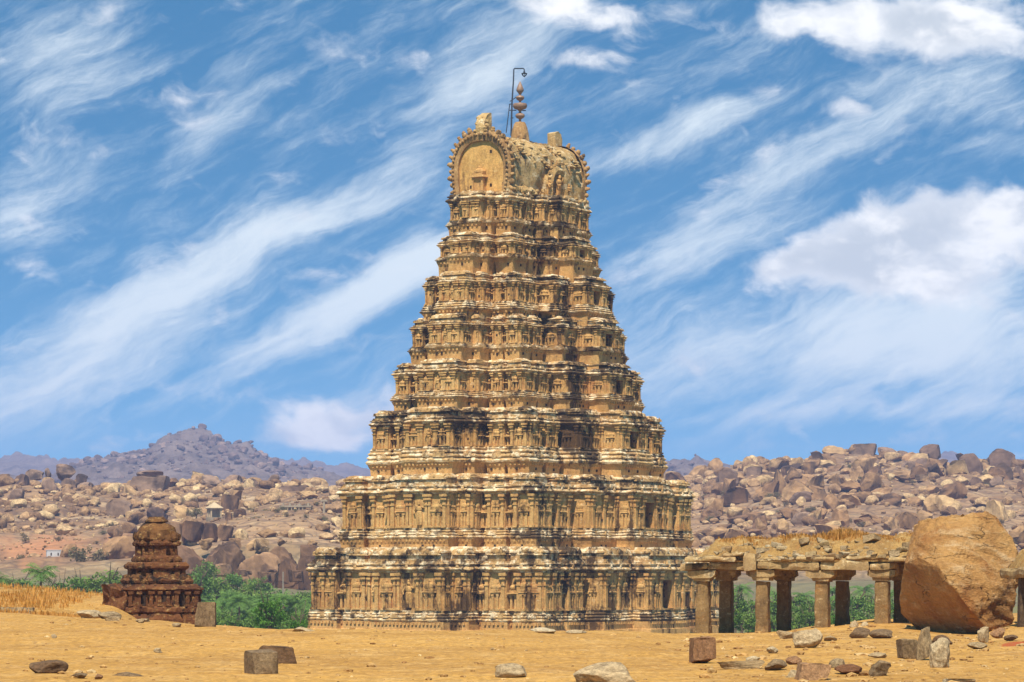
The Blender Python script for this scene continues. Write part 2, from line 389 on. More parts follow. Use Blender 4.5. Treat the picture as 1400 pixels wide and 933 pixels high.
# ------------------------------------------------------------------ terrain
FG_Y = [4, 40, 60, 70, 80, 88, 95, 100, 105, 110, 118, 124, 130, 150, 175, 230, 300, 450, 520]
FG = {  # ground height along lines of sight; the plateau ends in a crest and falls to the river valley
 -900: [0, 0, 0, 0, 0, 0, 0, 0, 0, .02, .02, -.1, .25, .5, .4, -5, -9, -9, -9],
 0:    [0, 0, 0, 0, 0, 0, 0, 0, 0, .01, .01, -.25, .15, .47, .3, -6, -9, -9, -9],
 150:  [0, 0, 0, 0, 0, 0, -.02, -.03, -.04, -.06, -.25, -.3, -.10, .25, 0, -6, -9, -9, -9],
 215:  [0, 0, 0, 0, 0, -.01, -.03, -.05, -.1, -.25, -.5, -.6, -.7, -.9, -2, -7, -9, -9, -9],
 290:  [0, 0, 0, 0, -.02, -.05, -.10, -.25, -.6, -.9, -1.3, -1.45, -1.6, -2.2, -3.5, -7, -9, -9, -9],
 430:  [0, 0, 0, 0, -.02, -.06, -.3, -.7, -1.1, -1.5, -2, -2.4, -2.8, -4, -6, -8, -9, -9, -9],
 600:  [0, 0, 0, 0, -.03, -.08, -.3, -.7, -1.1, -1.5, -2, -2.4, -2.8, -4, -6, -9, -9, -9, -9],
 860:  [0, 0, 0, -.04, -.12, -.2, -.3, -.4, -.6, -.9, -1.4, -1.9, -2.4, -4, -6, -9, -9, -9, -9],
 950:  [0, 0, -.05, -.15, -.28, -.40, -.48, -.53, -.57, -.62, -.9, -1.2, -1.6, -3, -6, -8, -9, -9, -9],
 1050: [0, 0, -.05, -.12, -.22, -.34, -.45, -.52, -.57, -.6, -.75, -.88, -1.2, -3, -6, -8, -9, -9, -9],
 1120: [0, 0, -.04, -.1, -.18, -.28, -.36, -.42, -.45, -.42, -.5, -.7, -1., -3, -6, -8, -9, -9, -9],
 1200: [0, 0, -.03, -.08, -.14, -.24, -.30, -.34, -.32, -.2, -.25, -.4, -.7, -3, -6, -8, -9, -9, -9],
 1330: [0, 0, -.05, -.13, -.24, -.36, -.44, -.50, -.42, -.32, -.22, -.3, -.6, -3, -6, -8, -9, -9, -9],
 1400: [0, 0, -.03, -.08, -.13, -.17, -.17, -.15, -.1, -.05, 0, -.1, -.5, -3, -6, -8, -9, -9, -9],
 2300: [0, 0, 0, 0, 0, 0, 0, 0, 0, 0, 0, 0, -.2, -3, -6, -8, -9, -9, -9]}
FPX = sorted(FG)
FT = np.array([FG[k] for k in FPX])
HB = [(590, [(-600, 806), (150, 803), (430, 812), (900, 806), (1400, 800), (2000, 795)]),
 (618, [(-600, 802), (0, 798), (120, 794), (220, 790), (260, 806), (430, 808), (900, 800), (2000, 790)]),
 (632, [(-600, 780), (0, 778), (120, 772), (200, 768), (250, 752), (380, 748), (440, 748), (560, 756), (900, 785), (2000, 780)]),
 (720, [(-600, 735), (0, 748), (100, 748), (200, 738), (260, 722), (330, 716), (420, 712), (560, 722), (900, 752), (1400, 752), (2000, 750)]),
 (850, [(-600, 695), (0, 705), (200, 700), (400, 690), (560, 700), (800, 728), (960, 722), (1100, 712), (1400, 708), (2000, 700)]),
 (1000, [(-600, 660), (0, 668), (100, 672), (180, 668), (260, 662), (340, 662), (430, 670), (500, 676), (700, 690), (900, 690), (960, 682), (1100, 668), (1400, 672), (2000, 660)]),
 (1200, [(-600, 676), (0, 680), (500, 690), (800, 690), (900, 666), (950, 656), (975, 648), (1000, 645), (1060, 648), (1100, 643), (1160, 637), (1225, 640), (1265, 648), (1340, 643), (1400, 640), (2000, 644)]),
 (1450, [(-600, 720), (500, 720), (900, 690), (1100, 660), (2000, 660)]),
 (2000, [(-600, 715), (2000, 715)]),
 (2500, [(-600, 668), (60, 662), (150, 655), (250, 648), (360, 652), (450, 665), (900, 672), (2000, 672)]),
 (3000, [(-600, 668), (40, 662), (100, 636), (150, 624), (195, 618), (212, 606), (225, 599), (245, 595), (258, 594), (280, 596), (308, 599), (332, 607), (345, 613), (362, 624), (385, 636), (430, 648), (480, 664), (870, 660), (915, 640), (935, 628), (952, 622), (965, 631), (985, 634), (1010, 640), (1100, 668), (2000, 668)]),
 (3500, [(-600, 690), (2000, 690)]),
 (5000, [(-600, 620), (0, 628), (40, 622), (100, 630), (200, 634), (370, 632), (440, 633), (490, 645), (620, 655), (900, 640), (1000, 646), (1250, 628), (1350, 632), (1400, 630), (2000, 628)]),
 (6200, [(-600, 720), (2000, 720)])]
HY = np.array([h[0] for h in HB], dtype=float)
def gz(px, Y, rough=True):
    """terrain height at photo column px (line of sight) and distance Y"""
    px = np.atleast_1d(np.asarray(px, dtype=float)); Y = np.atleast_1d(np.asarray(Y, dtype=float))
    px, Y = np.broadcast_arrays(px, Y)
    j = np.clip(np.searchsorted(FPX, px)-1, 0, len(FPX)-2)
    k = np.clip(np.searchsorted(FG_Y, Y)-1, 0, len(FG_Y)-2)
    tx = np.clip((px-np.array(FPX)[j])/(np.array(FPX)[j+1]-np.array(FPX)[j]), 0, 1)
    ty = np.clip((Y-np.array(FG_Y)[k])/(np.array(FG_Y)[k+1]-np.array(FG_Y)[k]), 0, 1)
    tx = tx*tx*(3-2*tx)
    zn = (FT[j, k]*(1-tx)+FT[j+1, k]*tx)*(1-ty)+(FT[j, k+1]*(1-tx)+FT[j+1, k+1]*tx)*ty
    rows = np.stack([np.interp(px, [q[0] for q in h[1]], [q[1] for q in h[1]]) for h in HB])
    zr = EYE+(HOR-rows)/F*HY.reshape((-1,)+(1,)*px.ndim)
    m = np.clip(np.searchsorted(HY, Y)-1, 0, len(HY)-2)
    th = np.clip((Y-HY[m])/(HY[m+1]-HY[m]), 0, 1)
    g = np.take_along_axis(zr, m[None], 0)[0]*(1-th)+np.take_along_axis(zr, m[None]+1, 0)[0]*th
    s = np.clip((Y-520)/70, 0, 1)
    z = zn*(1-s)+g*s
    if rough:
        x = (px-700)/F*Y
        p = np.stack([x.ravel(), Y.ravel(), 0*x.ravel()], 1)
        near = np.clip((140-Y)/20, 0, 1); far = np.clip((Y-560)/120, 0, 1)
        z = z+near*(fbm(p*.5, 4, 3)*.035+fbm(p*.09, 2, 5)*.05).reshape(px.shape)
        z = z+(1-near)*(1-far)*fbm(p*.08, 3, 8).reshape(px.shape)*.5
        lump = np.abs(fbm(p*.02, 5, 11, .55)).reshape(px.shape)
        z = z+far*(lump*np.interp(Y, [560, 1000, 2600, 3000, 5000], [2.2, 4.0, 9, 10, 14])-np.interp(Y, [560, 1000, 3000], [.8, 1.6, 5]))
    return z

TAB = []
def sheet(name, cols, rows, mat, kind='structure'):
    px, Y = np.meshgrid(cols, rows)
    z = gz(px, Y); x = (px-700)/F*Y
    TAB.append((cols, rows, z))
    v = np.stack([x.ravel(), Y.ravel(), z.ravel()], 1)
    n = len(cols); m = len(rows)
    a = (np.arange(m-1)[:, None]*n+np.arange(n-1)[None]).ravel()
    f = np.stack([a, a+1, a+n+1, a+n], 1)
    X, YY = px.ravel(), Y.ravel()
    wob = fbm(np.stack([X*.03, YY*.02, 0*X], 1), 3, 44)
    red = np.clip(1-np.hypot((X-1392)/50, (YY-72)/3.2)+wob*.5, 0, 1)*(YY < 100)*4.*(X > 1342)
    red = red+np.clip(1.25-np.hypot((X-40)/110, (YY-700)/55)+wob*.6, 0, 1)*((YY > 600) & (YY < 800))
    scrub = np.clip((YY-150)/40, 0, 1)*np.clip((640-YY)/30, 0, 1)
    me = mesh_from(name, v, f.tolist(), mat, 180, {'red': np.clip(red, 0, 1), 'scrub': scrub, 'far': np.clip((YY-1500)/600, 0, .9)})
    o = link(name, me); o['kind'] = kind
    return o
cin = np.arange(-60, 1461, 4.)
cols = np.concatenate([np.linspace(-6000, -900, 10), np.arange(-800, -60, 40), cin, np.arange(1490, 2300, 40), np.linspace(2400, 7400, 10)])
rows = np.concatenate([np.linspace(3, 38, 12), np.arange(40, 132, .4), np.geomspace(133, 560, 60)])
sheet('ground', cols, rows, M['ground'])
cols = np.concatenate([np.linspace(-3000, -500, 10), np.arange(-400, -60, 20), np.arange(-60, 1461, 3.), np.arange(1480, 1900, 20), np.linspace(2000, 4400, 10)])
rows = np.concatenate([np.arange(560, 660, 2.), np.arange(660, 1260, 4.), np.geomspace(1265, 2400, 25), np.geomspace(2420, 3100, 60), np.geomspace(3150, 6200, 45)])
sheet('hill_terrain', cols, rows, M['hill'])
def ground_at(px, Y):
    """height of the ground sheet as built"""
    c, r, z = TAB[0] if Y < 560 else TAB[1]
    i = int(min(max(np.searchsorted(c, px)-1, 0), len(c)-2)); j = int(min(max(np.searchsorted(r, Y)-1, 0), len(r)-2))
    a = min(max((px-c[i])/(c[i+1]-c[i]), 0), 1); b = min(max((Y-r[j])/(r[j+1]-r[j]), 0), 1)
    return float((z[j, i]*(1-a)+z[j, i+1]*a)*(1-b)+(z[j+1, i]*(1-a)+z[j+1, i+1]*a)*b)

# ------------------------------------------------------------------ rocks
def ico(sub):
    b = bmesh.new(); bmesh.ops.create_icosphere(b, subdivisions=sub, radius=1)
    v = np.array([q.co[:] for q in b.verts]); f = [[q.index for q in p.verts] for p in b.faces]; b.free()
    return v, f
ICO = {k: ico(k) for k in (1, 2, 3, 4, 5)}
def rock_geo(seed, sub=3, cuts=9, blocky=.0, depth=(.5, .85), rough=.07, sc=1.6):
    """granite lump: a ball cut by planes, then roughened; box -.5..5 wide, 0..1 high"""
    r = np.random.default_rng(seed)
    v, f = ICO[sub]; v = v.copy()
    if blocky > 0:
        q = np.sign(v)*np.abs(v)**(1-.75*blocky); v = q
    for k in range(cuts):
        n = r.normal(size=3); n[2] *= .8
        if blocky > .5 and k < 6:
            n = np.zeros(3); n[k % 3] = 1 if k < 3 else -1; n += r.normal(size=3)*.13
        n /= np.linalg.norm(n); d = r.uniform(*depth)
        e = v@n-d; v = v-np.outer(np.clip(e, 0, None), n)*.97
    v = vdisp(v, rough, sc, seed, 4 if sub > 3 else 3)
    lo, hi = v.min(0), v.max(0)
    v = (v-(lo+hi)/2)/(hi-lo); v[:, 2] += .5
    return v, f
def rock_mesh(name, seed, mat, **kw):
    ang = kw.pop('ang', 45)
    v, f = rock_geo(seed, **kw)
    return mesh_from(name, v, f, mat, ang)
def place_rock(me, name, px0, px1, pt, pb, Y, label, cat, group=None, rz=0., dep=.9, sink=.06, tilt=0., mat=None):
    w = (px1-px0)/F*Y; h = (pb-pt)/F*Y
    x, y, z = P((px0+px1)/2, pb, Y)
    o = link(name, me); o.location = (x, y, z-h*sink)
    d = w*dep; c, s = abs(math.cos(rz)), abs(math.sin(rz))
    o.scale = (w/(c+s*dep)*1.0, d/(c+s*dep) if dep else d, h*(1+sink)); o.rotation_euler = (0, tilt, rz)
    return tag(o, label, cat, group)
# ------------------------------------------------------------------ temple tower (gopuram)
ALPHA = R(-32); CA, SA = math.cos(ALPHA), math.sin(ALPHA)
AXY = 320.0; AXX = (711-700)/F*AXY
U = AXY/F
TT = [557, 475, 394, 333, 288, 254, 214, 187]           # silhouette widths of the storeys in photo pixels
#      ledge_bot wall_bot wall_top corn_top hara_top ledge_out corn_out
TP = [(850, 835, 783, 768, 745, .35, .45), (736, 722, 676, 662, 646, .40, .45), (633, 612, 581, 571, 556, .62, .36), (546, 537, 512, 503, 492, .55, .38),
      (479, 473, 449, 444, 431, .5, .34), (427, 416, 391, 385, 374, .52, .3), (357, 352, 337, 331, 321, .5, .3), (310, 303, 280, 267, 262, .45, .38)]
AB = []
for T in TT:
    w = (T-58)/1.378; AB.append((w/2*U, (w+109)/2*U))
def tz(i, py):
    a, b = AB[i]; D = AXY-(a*.53+b*.848)+4
    return EYE+(HOR-py)/F*D
BASEZ = -9.0
ZT = [tz(i, TP[i][1]) for i in range(8)]
def stain_of(v):
    b = np.interp(v[:, 2], ZT, [q[1] for q in AB]); a = np.interp(v[:, 2], ZT, [q[0] for q in AB])
    s = v[:, 1]/b; onl = np.clip((v[:, 0]-a*.72)/(a*.15), 0, 1)
    band = np.exp(-((s+.42)/.13)**2)*.35+.2
    ss = v[:, 0]/a; onsh = np.clip((-v[:, 1]-b*.8)/(b*.1), 0, 1)
    g = np.exp(-((ss-.42)/.12)**2)*.45+np.exp(-((ss+.75)/.1)**2)*.35
    low = np.clip(1-(v[:, 2]-ZT[5])/14, 0.25, 1)
    n = fbm(v*.26, 4, 91)*1.3+.45
    return np.clip((onl*band+onsh*g)*low*np.clip(n, 0, 1.3), 0, 1)

tower = empty('temple_tower', (AXX, AXY, 0), ALPHA, 'tall ochre tiered temple gateway tower with barrel roof, tallest building in view', 'temple tower')

PS = [2.8, 3.2, 3.7, 3.7, 3.6, 3.2, 2.7, 1.6]; PL = [3.6, 3.8, 4.2, 4.2, 4.2, 3.7, 3.1, 2.0]   # projection of the centre bays
def bays(i):
    """(fraction, outset, kind) from corner to centre for the short and the long face"""
    a, b = AB[i]
    ps, pl = PS[i], PL[i]
    if i < 6:
        q = 1 if i < 2 else 1-.08*(i-2)
        sh = [(.11, 0, 'k'), (.045, -.8*q, 'r'), (.09, -.1, 'b'), (.04, -.75*q, 'r'), (.07, ps*.45, 's'), (.29, ps, 'c')]
        lo = [(.09, 0, 'k'), (.035, -.8*q, 'r'), (.085, -.1, 'b'), (.035, -.85*q, 'r'), (.155, pl*.45, 'b'), (.20, pl, 'c')]
    else:
        sh = [(.20, 0, 'k'), (.06, -.4, 'r'), (.09, ps*.45, 's'), (.30, ps, 'c')]
        lo = [(.13, 0, 'k'), (.05, -.4, 'r'), (.09, 0, 'b'), (.04, -.45, 'r'), (.085, pl*.45, 's'), (.21, pl, 'c')]
    def full(L):
        c = 1-2*sum(q[0] for q in L[:-1]); out = []; s = -1.
        seq = L[:-1]+[(c,)+L[-1][1:]]+L[:-1][::-1]
        for f, o, k in seq: out.append((s, s+2*f, o, k)); s += 2*f
        return out
    return full(sh), full(lo)

def plan_of(i, notch=None, floor=None):
    a, b = AB[i]; sh, lo = bays(i); pts = []
    def side(L, half, fn, nt=None):
        r = []
        for (s0, s1, o, k) in L:
            if nt and k == 'c':
                m = (s0+s1)/2*half; w, d = nt
                r += [fn(s0*half, o), fn(m-w/2, o), fn(m-w/2, o-d), fn(m+w/2, o-d), fn(m+w/2, o), fn(s1*half, o)]
            else: r += [fn(s0*half, o), fn(s1*half, o)]
        return r
    pts += side(sh, a, lambda s, o: (s, -b-o))
    pts += side(lo, b, lambda s, o: (a+o, s), notch)
    pts += side(sh, a, lambda s, o: (-s, b+o))
    pts += side(lo, b, lambda s, o: (-a-o, -s))
    out = []
    for p in pts:
        if not out or math.hypot(p[0]-out[-1][0], p[1]-out[-1][1]) > .02: out.append(p)
    if math.hypot(out[0][0]-out[-1][0], out[0][1]-out[-1][1]) < .02: out.pop()
    # drop straight-through points
    res = []
    for k in range(len(out)):
        p0, p, p1 = out[k-1], out[k], out[(k+1) % len(out)]
        cr = (p[0]-p0[0])*(p1[1]-p[1])-(p[1]-p0[1])*(p1[0]-p[0])
        if abs(cr) > 1e-4: res.append(p)
    return res

def frame(i, face, o):
    a, b = AB[i]
    if face == 0: return lambda s, n, z: (s, -(b+o)-n, z)
    return lambda s, n, z: (a+o+n, s, z)

def pilaster(mb, s, z0, z1, w, d=.2):
    h = z1-z0
    mb.box(s-w*.75, s+w*.75, -.05, d*1.5, z0, z0+h*.07)
    mb.box(s-w*.5, s+w*.5, -.05, d, z0+h*.07, z0+h*.78)
    mb.box(s-w*.68, s+w*.68, -.05, d*1.35, z0+h*.66, z0+h*.70)
    mb.box(s-w*.62, s+w*.62, -.05, d*1.2, z0+h*.78, z0+h*.82)
    mb.box(s-w*.85, s+w*.85, -.05, d*1.7, z0+h*.82, z0+h*.87)
    mb.box(s-w*.55, s+w*.55, -.05, d*1.1, z0+h*.87, z0+h*.92)
    mb.box(s-w*1.1, s+w*1.1, -.05, d*1.9, z0+h*.92, z0+h*1.0)

def niche_geo(mb, s, z0, z1, w, d=.3, style=0):
    """miniature pavilion: two posts, eave, bell-shaped top"""
    h = z1-z0
    mb.box(s-w*.55, s+w*.55, -.05, d*1.1, z0, z0+h*.06)
    for q in (-1, 1):
        mb.box(s+q*w*.26-w*.12, s+q*w*.26+w*.12, -.05, d*.8, z0+h*.06, z0+h*.5)
        mb.box(s+q*w*.3-w*.15, s+q*w*.3+w*.15, -.05, d*.95, z0+h*.44, z0+h*.5)
    mb.box(s-w*.5, s+w*.5, -.05, d, z0+h*.5, z0+h*.54)
    mb.box(s-w*.6, s+w*.6, -.05, d*1.35, z0+h*.55, z0+h*.59, .06, .04)
    if style == 0:
        mb.box(s-w*.4, s+w*.4, -.05, d*.9, z0+h*.6, z0+h*.68)
        mb.blob((s, d*.35, z0+h*.76), (w*.5, d*.85, h*.11), 10, 6)
        mb.blob((s, d*.35, z0+h*.9), (w*.12, d*.4, h*.06), 6, 4)
    elif style == 1:
        mb.box(s-w*.48, s+w*.48, -.05, d*.9, z0+h*.6, z0+h*.66)
        mb.blob((s, d*.2, z0+h*.72), (w*.6, d*.9, h*.1), 10, 6)
        mb.box(s-w*.3, s+w*.3, -.05, d*.6, z0+h*.8, z0+h*.86)
    else:
        mb.box(s-w*.36, s+w*.36, -.05, d*.8, z0+h*.6, z0+h*.72)
        mb.box(s-w*.5, s+w*.5, -.05, d*1.1, z0+h*.72, z0+h*.77, .04, .03)
        mb.blob((s, d*.3, z0+h*.82), (w*.34, d*.7, h*.09), 8, 5)

def figure_geo(mb, s, z0, h, d=.3):
    """relief of a standing figure, one arm raised"""
    w = h*.16
    for q in (-1, 1):
        mb.tube([(s+q*w*.4, d*.3, z0), (s+q*w*.42, d*.4, z0+h*.25), (s+q*w*.3, d*.4, z0+h*.5)], [h*.055, h*.07, h*.085], 7)
    mb.blob((s, d*.55, z0+h*.52), (w*.85, d*.6, h*.09), 9, 6)
    mb.blob((s, d*.6, z0+h*.67), (w*.9, d*.6, h*.13), 9, 6)
    mb.blob((s, d*.7, z0+h*.87), (w*.42, d*.5, h*.075), 8, 6)
    mb.blob((s, d*.65, z0+h*.95), (w*.34, d*.4, h*.06), 8, 5)
    mb.tube([(s-w*.8, d*.6, z0+h*.75), (s-w*1.5, d*.8, z0+h*.6), (s-w*1.2, d, z0+h*.48)], [h*.04, h*.035, h*.03], 6)
    mb.tube([(s+w*.8, d*.6, z0+h*.75), (s+w*1.5, d*.8, z0+h*.72), (s+w*1.6, d, z0+h*.92)], [h*.04, h*.035, h*.03], 6)

def kudu(mb, s, z, r, n):
    mb.blob((s, n, z), (r, r*.45, r), 9, 6)
    mb.blob((s, n+.02, z+r*1.0), (r*.3, r*.3, r*.45), 6, 4)

prev_top = BASEZ
niche_n = 0
for i in range(8):
    a, b = AB[i]
    lb, wb, wt, ct, ht, lo_, co_ = TP[i]; lo_ *= .84; co_ *= .84
    zl, zw, zt, zc, zh = [tz(i, q) for q in (lb, wb, wt, ct, ht)]
    sh, lg = bays(i)
    nw, nd = (2.4*(b/AB[0][1])**.6, 1.1*(b/AB[0][1])**.6)
    has_win = i < 7
    plan = plan_of(i); plan_n = plan_of(i, (nw, nd)) if has_win else plan
    hw = zt-zw
    # --- wall of the storey with its carved relief
    wall = MB()
    wall.loft(plan_n, [(zw, 0), (zw+hw*.12, 0), (zw+hw*.5, 0), (zt-hw*.1, 0), (zt, 0)], .9, False)
    # relief on the flanks of the projecting bays
    for face, L, half in ((0, sh, a), (1, lg, b)):
        for q in range(len(L)-1):
            o0, o1 = L[q][2], L[q+1][2]; S = L[q][1]*half
            if abs(o1-o0) < 1.1: continue
            sg = -1 if o1 > o0 else 1; lo0 = min(o0, o1); dd = abs(o1-o0)
            if face == 0: wall.xf = lambda s, n, z, S=S, sg=sg, lo0=lo0: (S+sg*n, -(b+lo0+s), z)
            else: wall.xf = lambda s, n, z, S=S, sg=sg, lo0=lo0: (a+lo0+s, S+sg*n, z)
            pilaster(wall, dd-.2, zw, zt-.02, .26, .14); pilaster(wall, .3, zw, zt-.02, .26, .14)
            niche_geo(wall, dd*.52, zw, zt-hw*.14, min(.8, dd*.4), .18, q % 3)
            wall.xf = None
    for face, L, half in ((0, sh, a), (1, lg, b)):
        for (s0, s1, o, k) in L:
            S0, S1 = s0*half, s1*half; W = S1-S0
            wall.xf = frame(i, face, o)
            pw = min(.36, W*.15)*(1 if i < 4 else .85)
            if k in 'kbsc':
                if k == 'c' and face == 1 and has_win:
                    m = (S0+S1)/2
                    for q in (S0+pw*.8, S1-pw*.8, m-nw/2-pw*.75, m+nw/2+pw*.75): pilaster(wall, q, zw, zt-.02, pw)
                    wall.box(m-nw/2-.01, m+nw/2+.01, -nd*.6, .06, zt-hw*.16, zt-.015)
                else:
                    pilaster(wall, S0+pw*.8, zw, zt-.02, pw); pilaster(wall, S1-pw*.8, zw, zt-.02, pw)
                    if k == 'c':
                        
                        for q in (.30, .36, .64, .70): pilaster(wall, S0+W*q, zw, zt-.02, pw*.8)
                    elif W > 2.7 and i < 4:
                        pilaster(wall, (S0+S1)/2, zw, zt-.02, pw*.85)
            wall.xf = None
    # low plinth course along the wall foot and a beam under the eave
    ws = wall.build('storey', M['wall'], tower, jit=(.035, 1.4), attrs='stain', seed=i, recalc=True)
    # --- neck and ledge below the wall
    pl = MB(); z0 = prev_top-.02
    if i == 0:
        pl.loft(plan, [(BASEZ, .7), (zl-3.2, .65), (zl-.85, .45), (zl-.8, .28), (zl-.05, .25)], 1., False)
    else:
        hn = zl-z0
        pl.loft(plan, [(z0, lo_*.25), (z0+hn*.4, lo_*.3), (z0+hn*.75, lo_*.4), (zl-.06, lo_*.8)], .7, False)
    # dentils under the ledge
    dn = pl
    for face, L, half in ((0, sh, a), (1, lg, b)):
        for (s0, s1, o, k) in L:
            dn.xf = frame(i, face, o+(lo_*.55 if i else .25)); n = int((s1-s0)*half/.42)
            for q in range(n):
                s = s0*half+(q+.5)*(s1-s0)*half/max(n, 1); dn.box(s-.1, s+.1, -.2, .16 if i == 0 else lo_*.25, zl-.34, zl-.1)
    dn.xf = None
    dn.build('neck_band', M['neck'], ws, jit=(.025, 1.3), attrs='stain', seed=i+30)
    ld = MB(); hl = zw-zl
    ld.loft(plan, [(zl-.06, lo_*.85), (zl, lo_), (zl+hl*.12, lo_+.05), (zl+hl*.26, lo_*.74), (zl+hl*.28, lo_*.62), (zl+hl*.36, lo_*.92), (zl+hl*.42, lo_*.92), (zl+hl*.54, lo_*.6), (zl+hl*.56, lo_*.5), (zl+hl*.64, lo_*.76), (zl+hl*.69, lo_*.76), (zl+hl*.78, lo_*.42), (zl+hl*.82, lo_*.42), (zl+hl*.9, lo_*.5), (zw, .16), (zw+.03, -.25)], .45, True, True)
    # broken blocks along the ledge
    rr = random.Random(i)
    for face, L, half in ((0, sh, a), (1, lg, b)):
        for (s0, s1, o, k) in L:
            ld.xf = frame(i, face, o); W = (s1-s0)*half
            for q in range(int(W/1.1)+1):
                s = s0*half+rr.uniform(.1, .9)*W; w = rr.uniform(.12, .36); t = rr.uniform(.0, .2)
                ld.box(s-w, s+w, 0, lo_*.72+rr.uniform(.03, .18), zl+hl*.3, zl+hl*.55+t*hl, .05, .04)
            if k in 'kbc' and i < 6: kudu(ld, (s0+s1)/2*half, zl+hl*.42, hl*.22, lo_*.85)
    ld.xf = None
    ld.build('ledge', M['ledge'], ws, jit=(.05, 1.1), attrs='stain', seed=i+40, recalc=True)
    # --- eave cornice
    cn = MB(); hc = zc-zt
    cn.loft(plan, [(zt-.02, -.12), (zt-.01, .2), (zt+hc*.12, .24), (zt+hc*.16, .3), (zt+hc*.2, co_*1.15), (zt+hc*.3, co_*1.3), (zt+hc*.46, co_*.95), (zt+hc*.56, co_*.5), (zt+hc*.62, co_*.4), (zt+hc*.66, co_*.85), (zt+hc*.78, co_*.9), (zt+hc*.84, co_*.35), (zc, co_*.3)]+([] if i == 7 else [(zc+.02, -.22), (zc+(zh-zc)*.5, -.24), (zc+(zh-zc)*.52, -.06), (zc+(zh-zc)*.62, -.08), (zc+(zh-zc)*.7, -.3), (zc+(zh-zc)*.88, -.42)]), .45)
    for face, L, half in ((0, sh, a), (1, lg, b)):
        for (s0, s1, o, k) in L:
            cn.xf = frame(i, face, o); W = (s1-s0)*half
            if k != 'r':
                n = 3 if W > 4 and i < 6 else (2 if W > 2.6 and i < 6 else 1)
                for q in range(n): kudu(cn, s0*half+W*(q+.5)/n, zt+hc*.5, hc*.2, co_*.95)
            for q in range(int(W/.9)):
                s = s0*half+rr.uniform(.05, .95)*W; w = rr.uniform(.12, .3)
                cn.box(s-w, s+w, -.1, co_*rr.uniform(.5, 1.0), zc-hc*.2, zc+rr.uniform(.02, .14), .04, .04)
    cn.xf = None
    cn.build('eave', M['ledge'], ws, jit=(.05, 1.1), attrs='stain', seed=i+60, recalc=True)
    # --- niches: miniature pavilions between the pilasters
    for face, L, half in ((0, sh, a), (1, lg, b)):
        for (s0, s1, o, k) in L:
            S0, S1 = s0*half, s1*half; W = S1-S0; m = (S0+S1)/2
            if k == 'r':
                if i > 5: continue
                n = MB(frame(i, face, o)); niche_geo(n, m, zw, zw+hw*.8, min(.95, W*.8), .55, 0)
                n.build('niche', M['wall'], ws, jit=(.03, 1.6), attrs='stain', seed=niche_n, recalc=True); niche_n += 1
            elif k == 'c':
                if face == 1 and has_win:
                    c = [(m-nw/2+S0)/2+.15, (m+nw/2+S1)/2-.15]; w = (W-nw)/2*.32
                else:
                    c = [S0+W*.185, S1-W*.185]; w = min(1.3, W*.17)
                    if i < 6:
                        fg = MB(frame(i, face, o)); figure_geo(fg, m+.1, zw+hw*.08, hw*.72, .26)
                        fg.build('relief_figure', M['wall'], ws, jit=(.03, 2.), attrs='stain', smooth=50, recalc=True)
                for q in c:
                    n = MB(frame(i, face, o)); niche_geo(n, q, zw, zt-hw*.14, w, .2, (i+face) % 3)
                    n.build('niche', M['wall'], ws, jit=(.03, 1.6), attrs='stain', seed=niche_n, recalc=True); niche_n += 1
            elif k in 'kbs' and W > 1.3:
                cs = [m] if not (W > 2.7 and i < 4) else [S0+W*.27, S1-W*.27]
                for q in cs:
                    n = MB(frame(i, face, o)); niche_geo(n, q, zw, zt-hw*.14, min(1.0, W*.40/len(cs)**.5), .2, (niche_n) % 3)
                    n.build('niche', M['wall'], ws, jit=(.03, 1.6), attrs='stain', seed=niche_n, recalc=True); niche_n += 1
    # --- doorway jambs on the long face
    if has_win:
        for (s0, s1, o, k) in lg:
            if k == 'c':
                m = (s0+s1)/2*b; dw = MB(frame(i, 1, o))
                for q in (-1, 1):
                    e0 = m+q*(nw/2+.02); dw.box(min(e0, e0-q*.22), max(e0, e0-q*.22), -.5, .1, zw, zt-hw*.17)
                dw.box(m-nw/2-.1, m+nw/2+.1, -.5, .13, zt-hw*.21, zt-hw*.155)
                dw.box(m-nw/2-.2, m+nw/2+.2, -.3, .2, zw-.05, zw+hw*.03)
                dw.build('doorway', M['neck'], ws, jit=(.02, 1.5), attrs='stain', recalc=True)
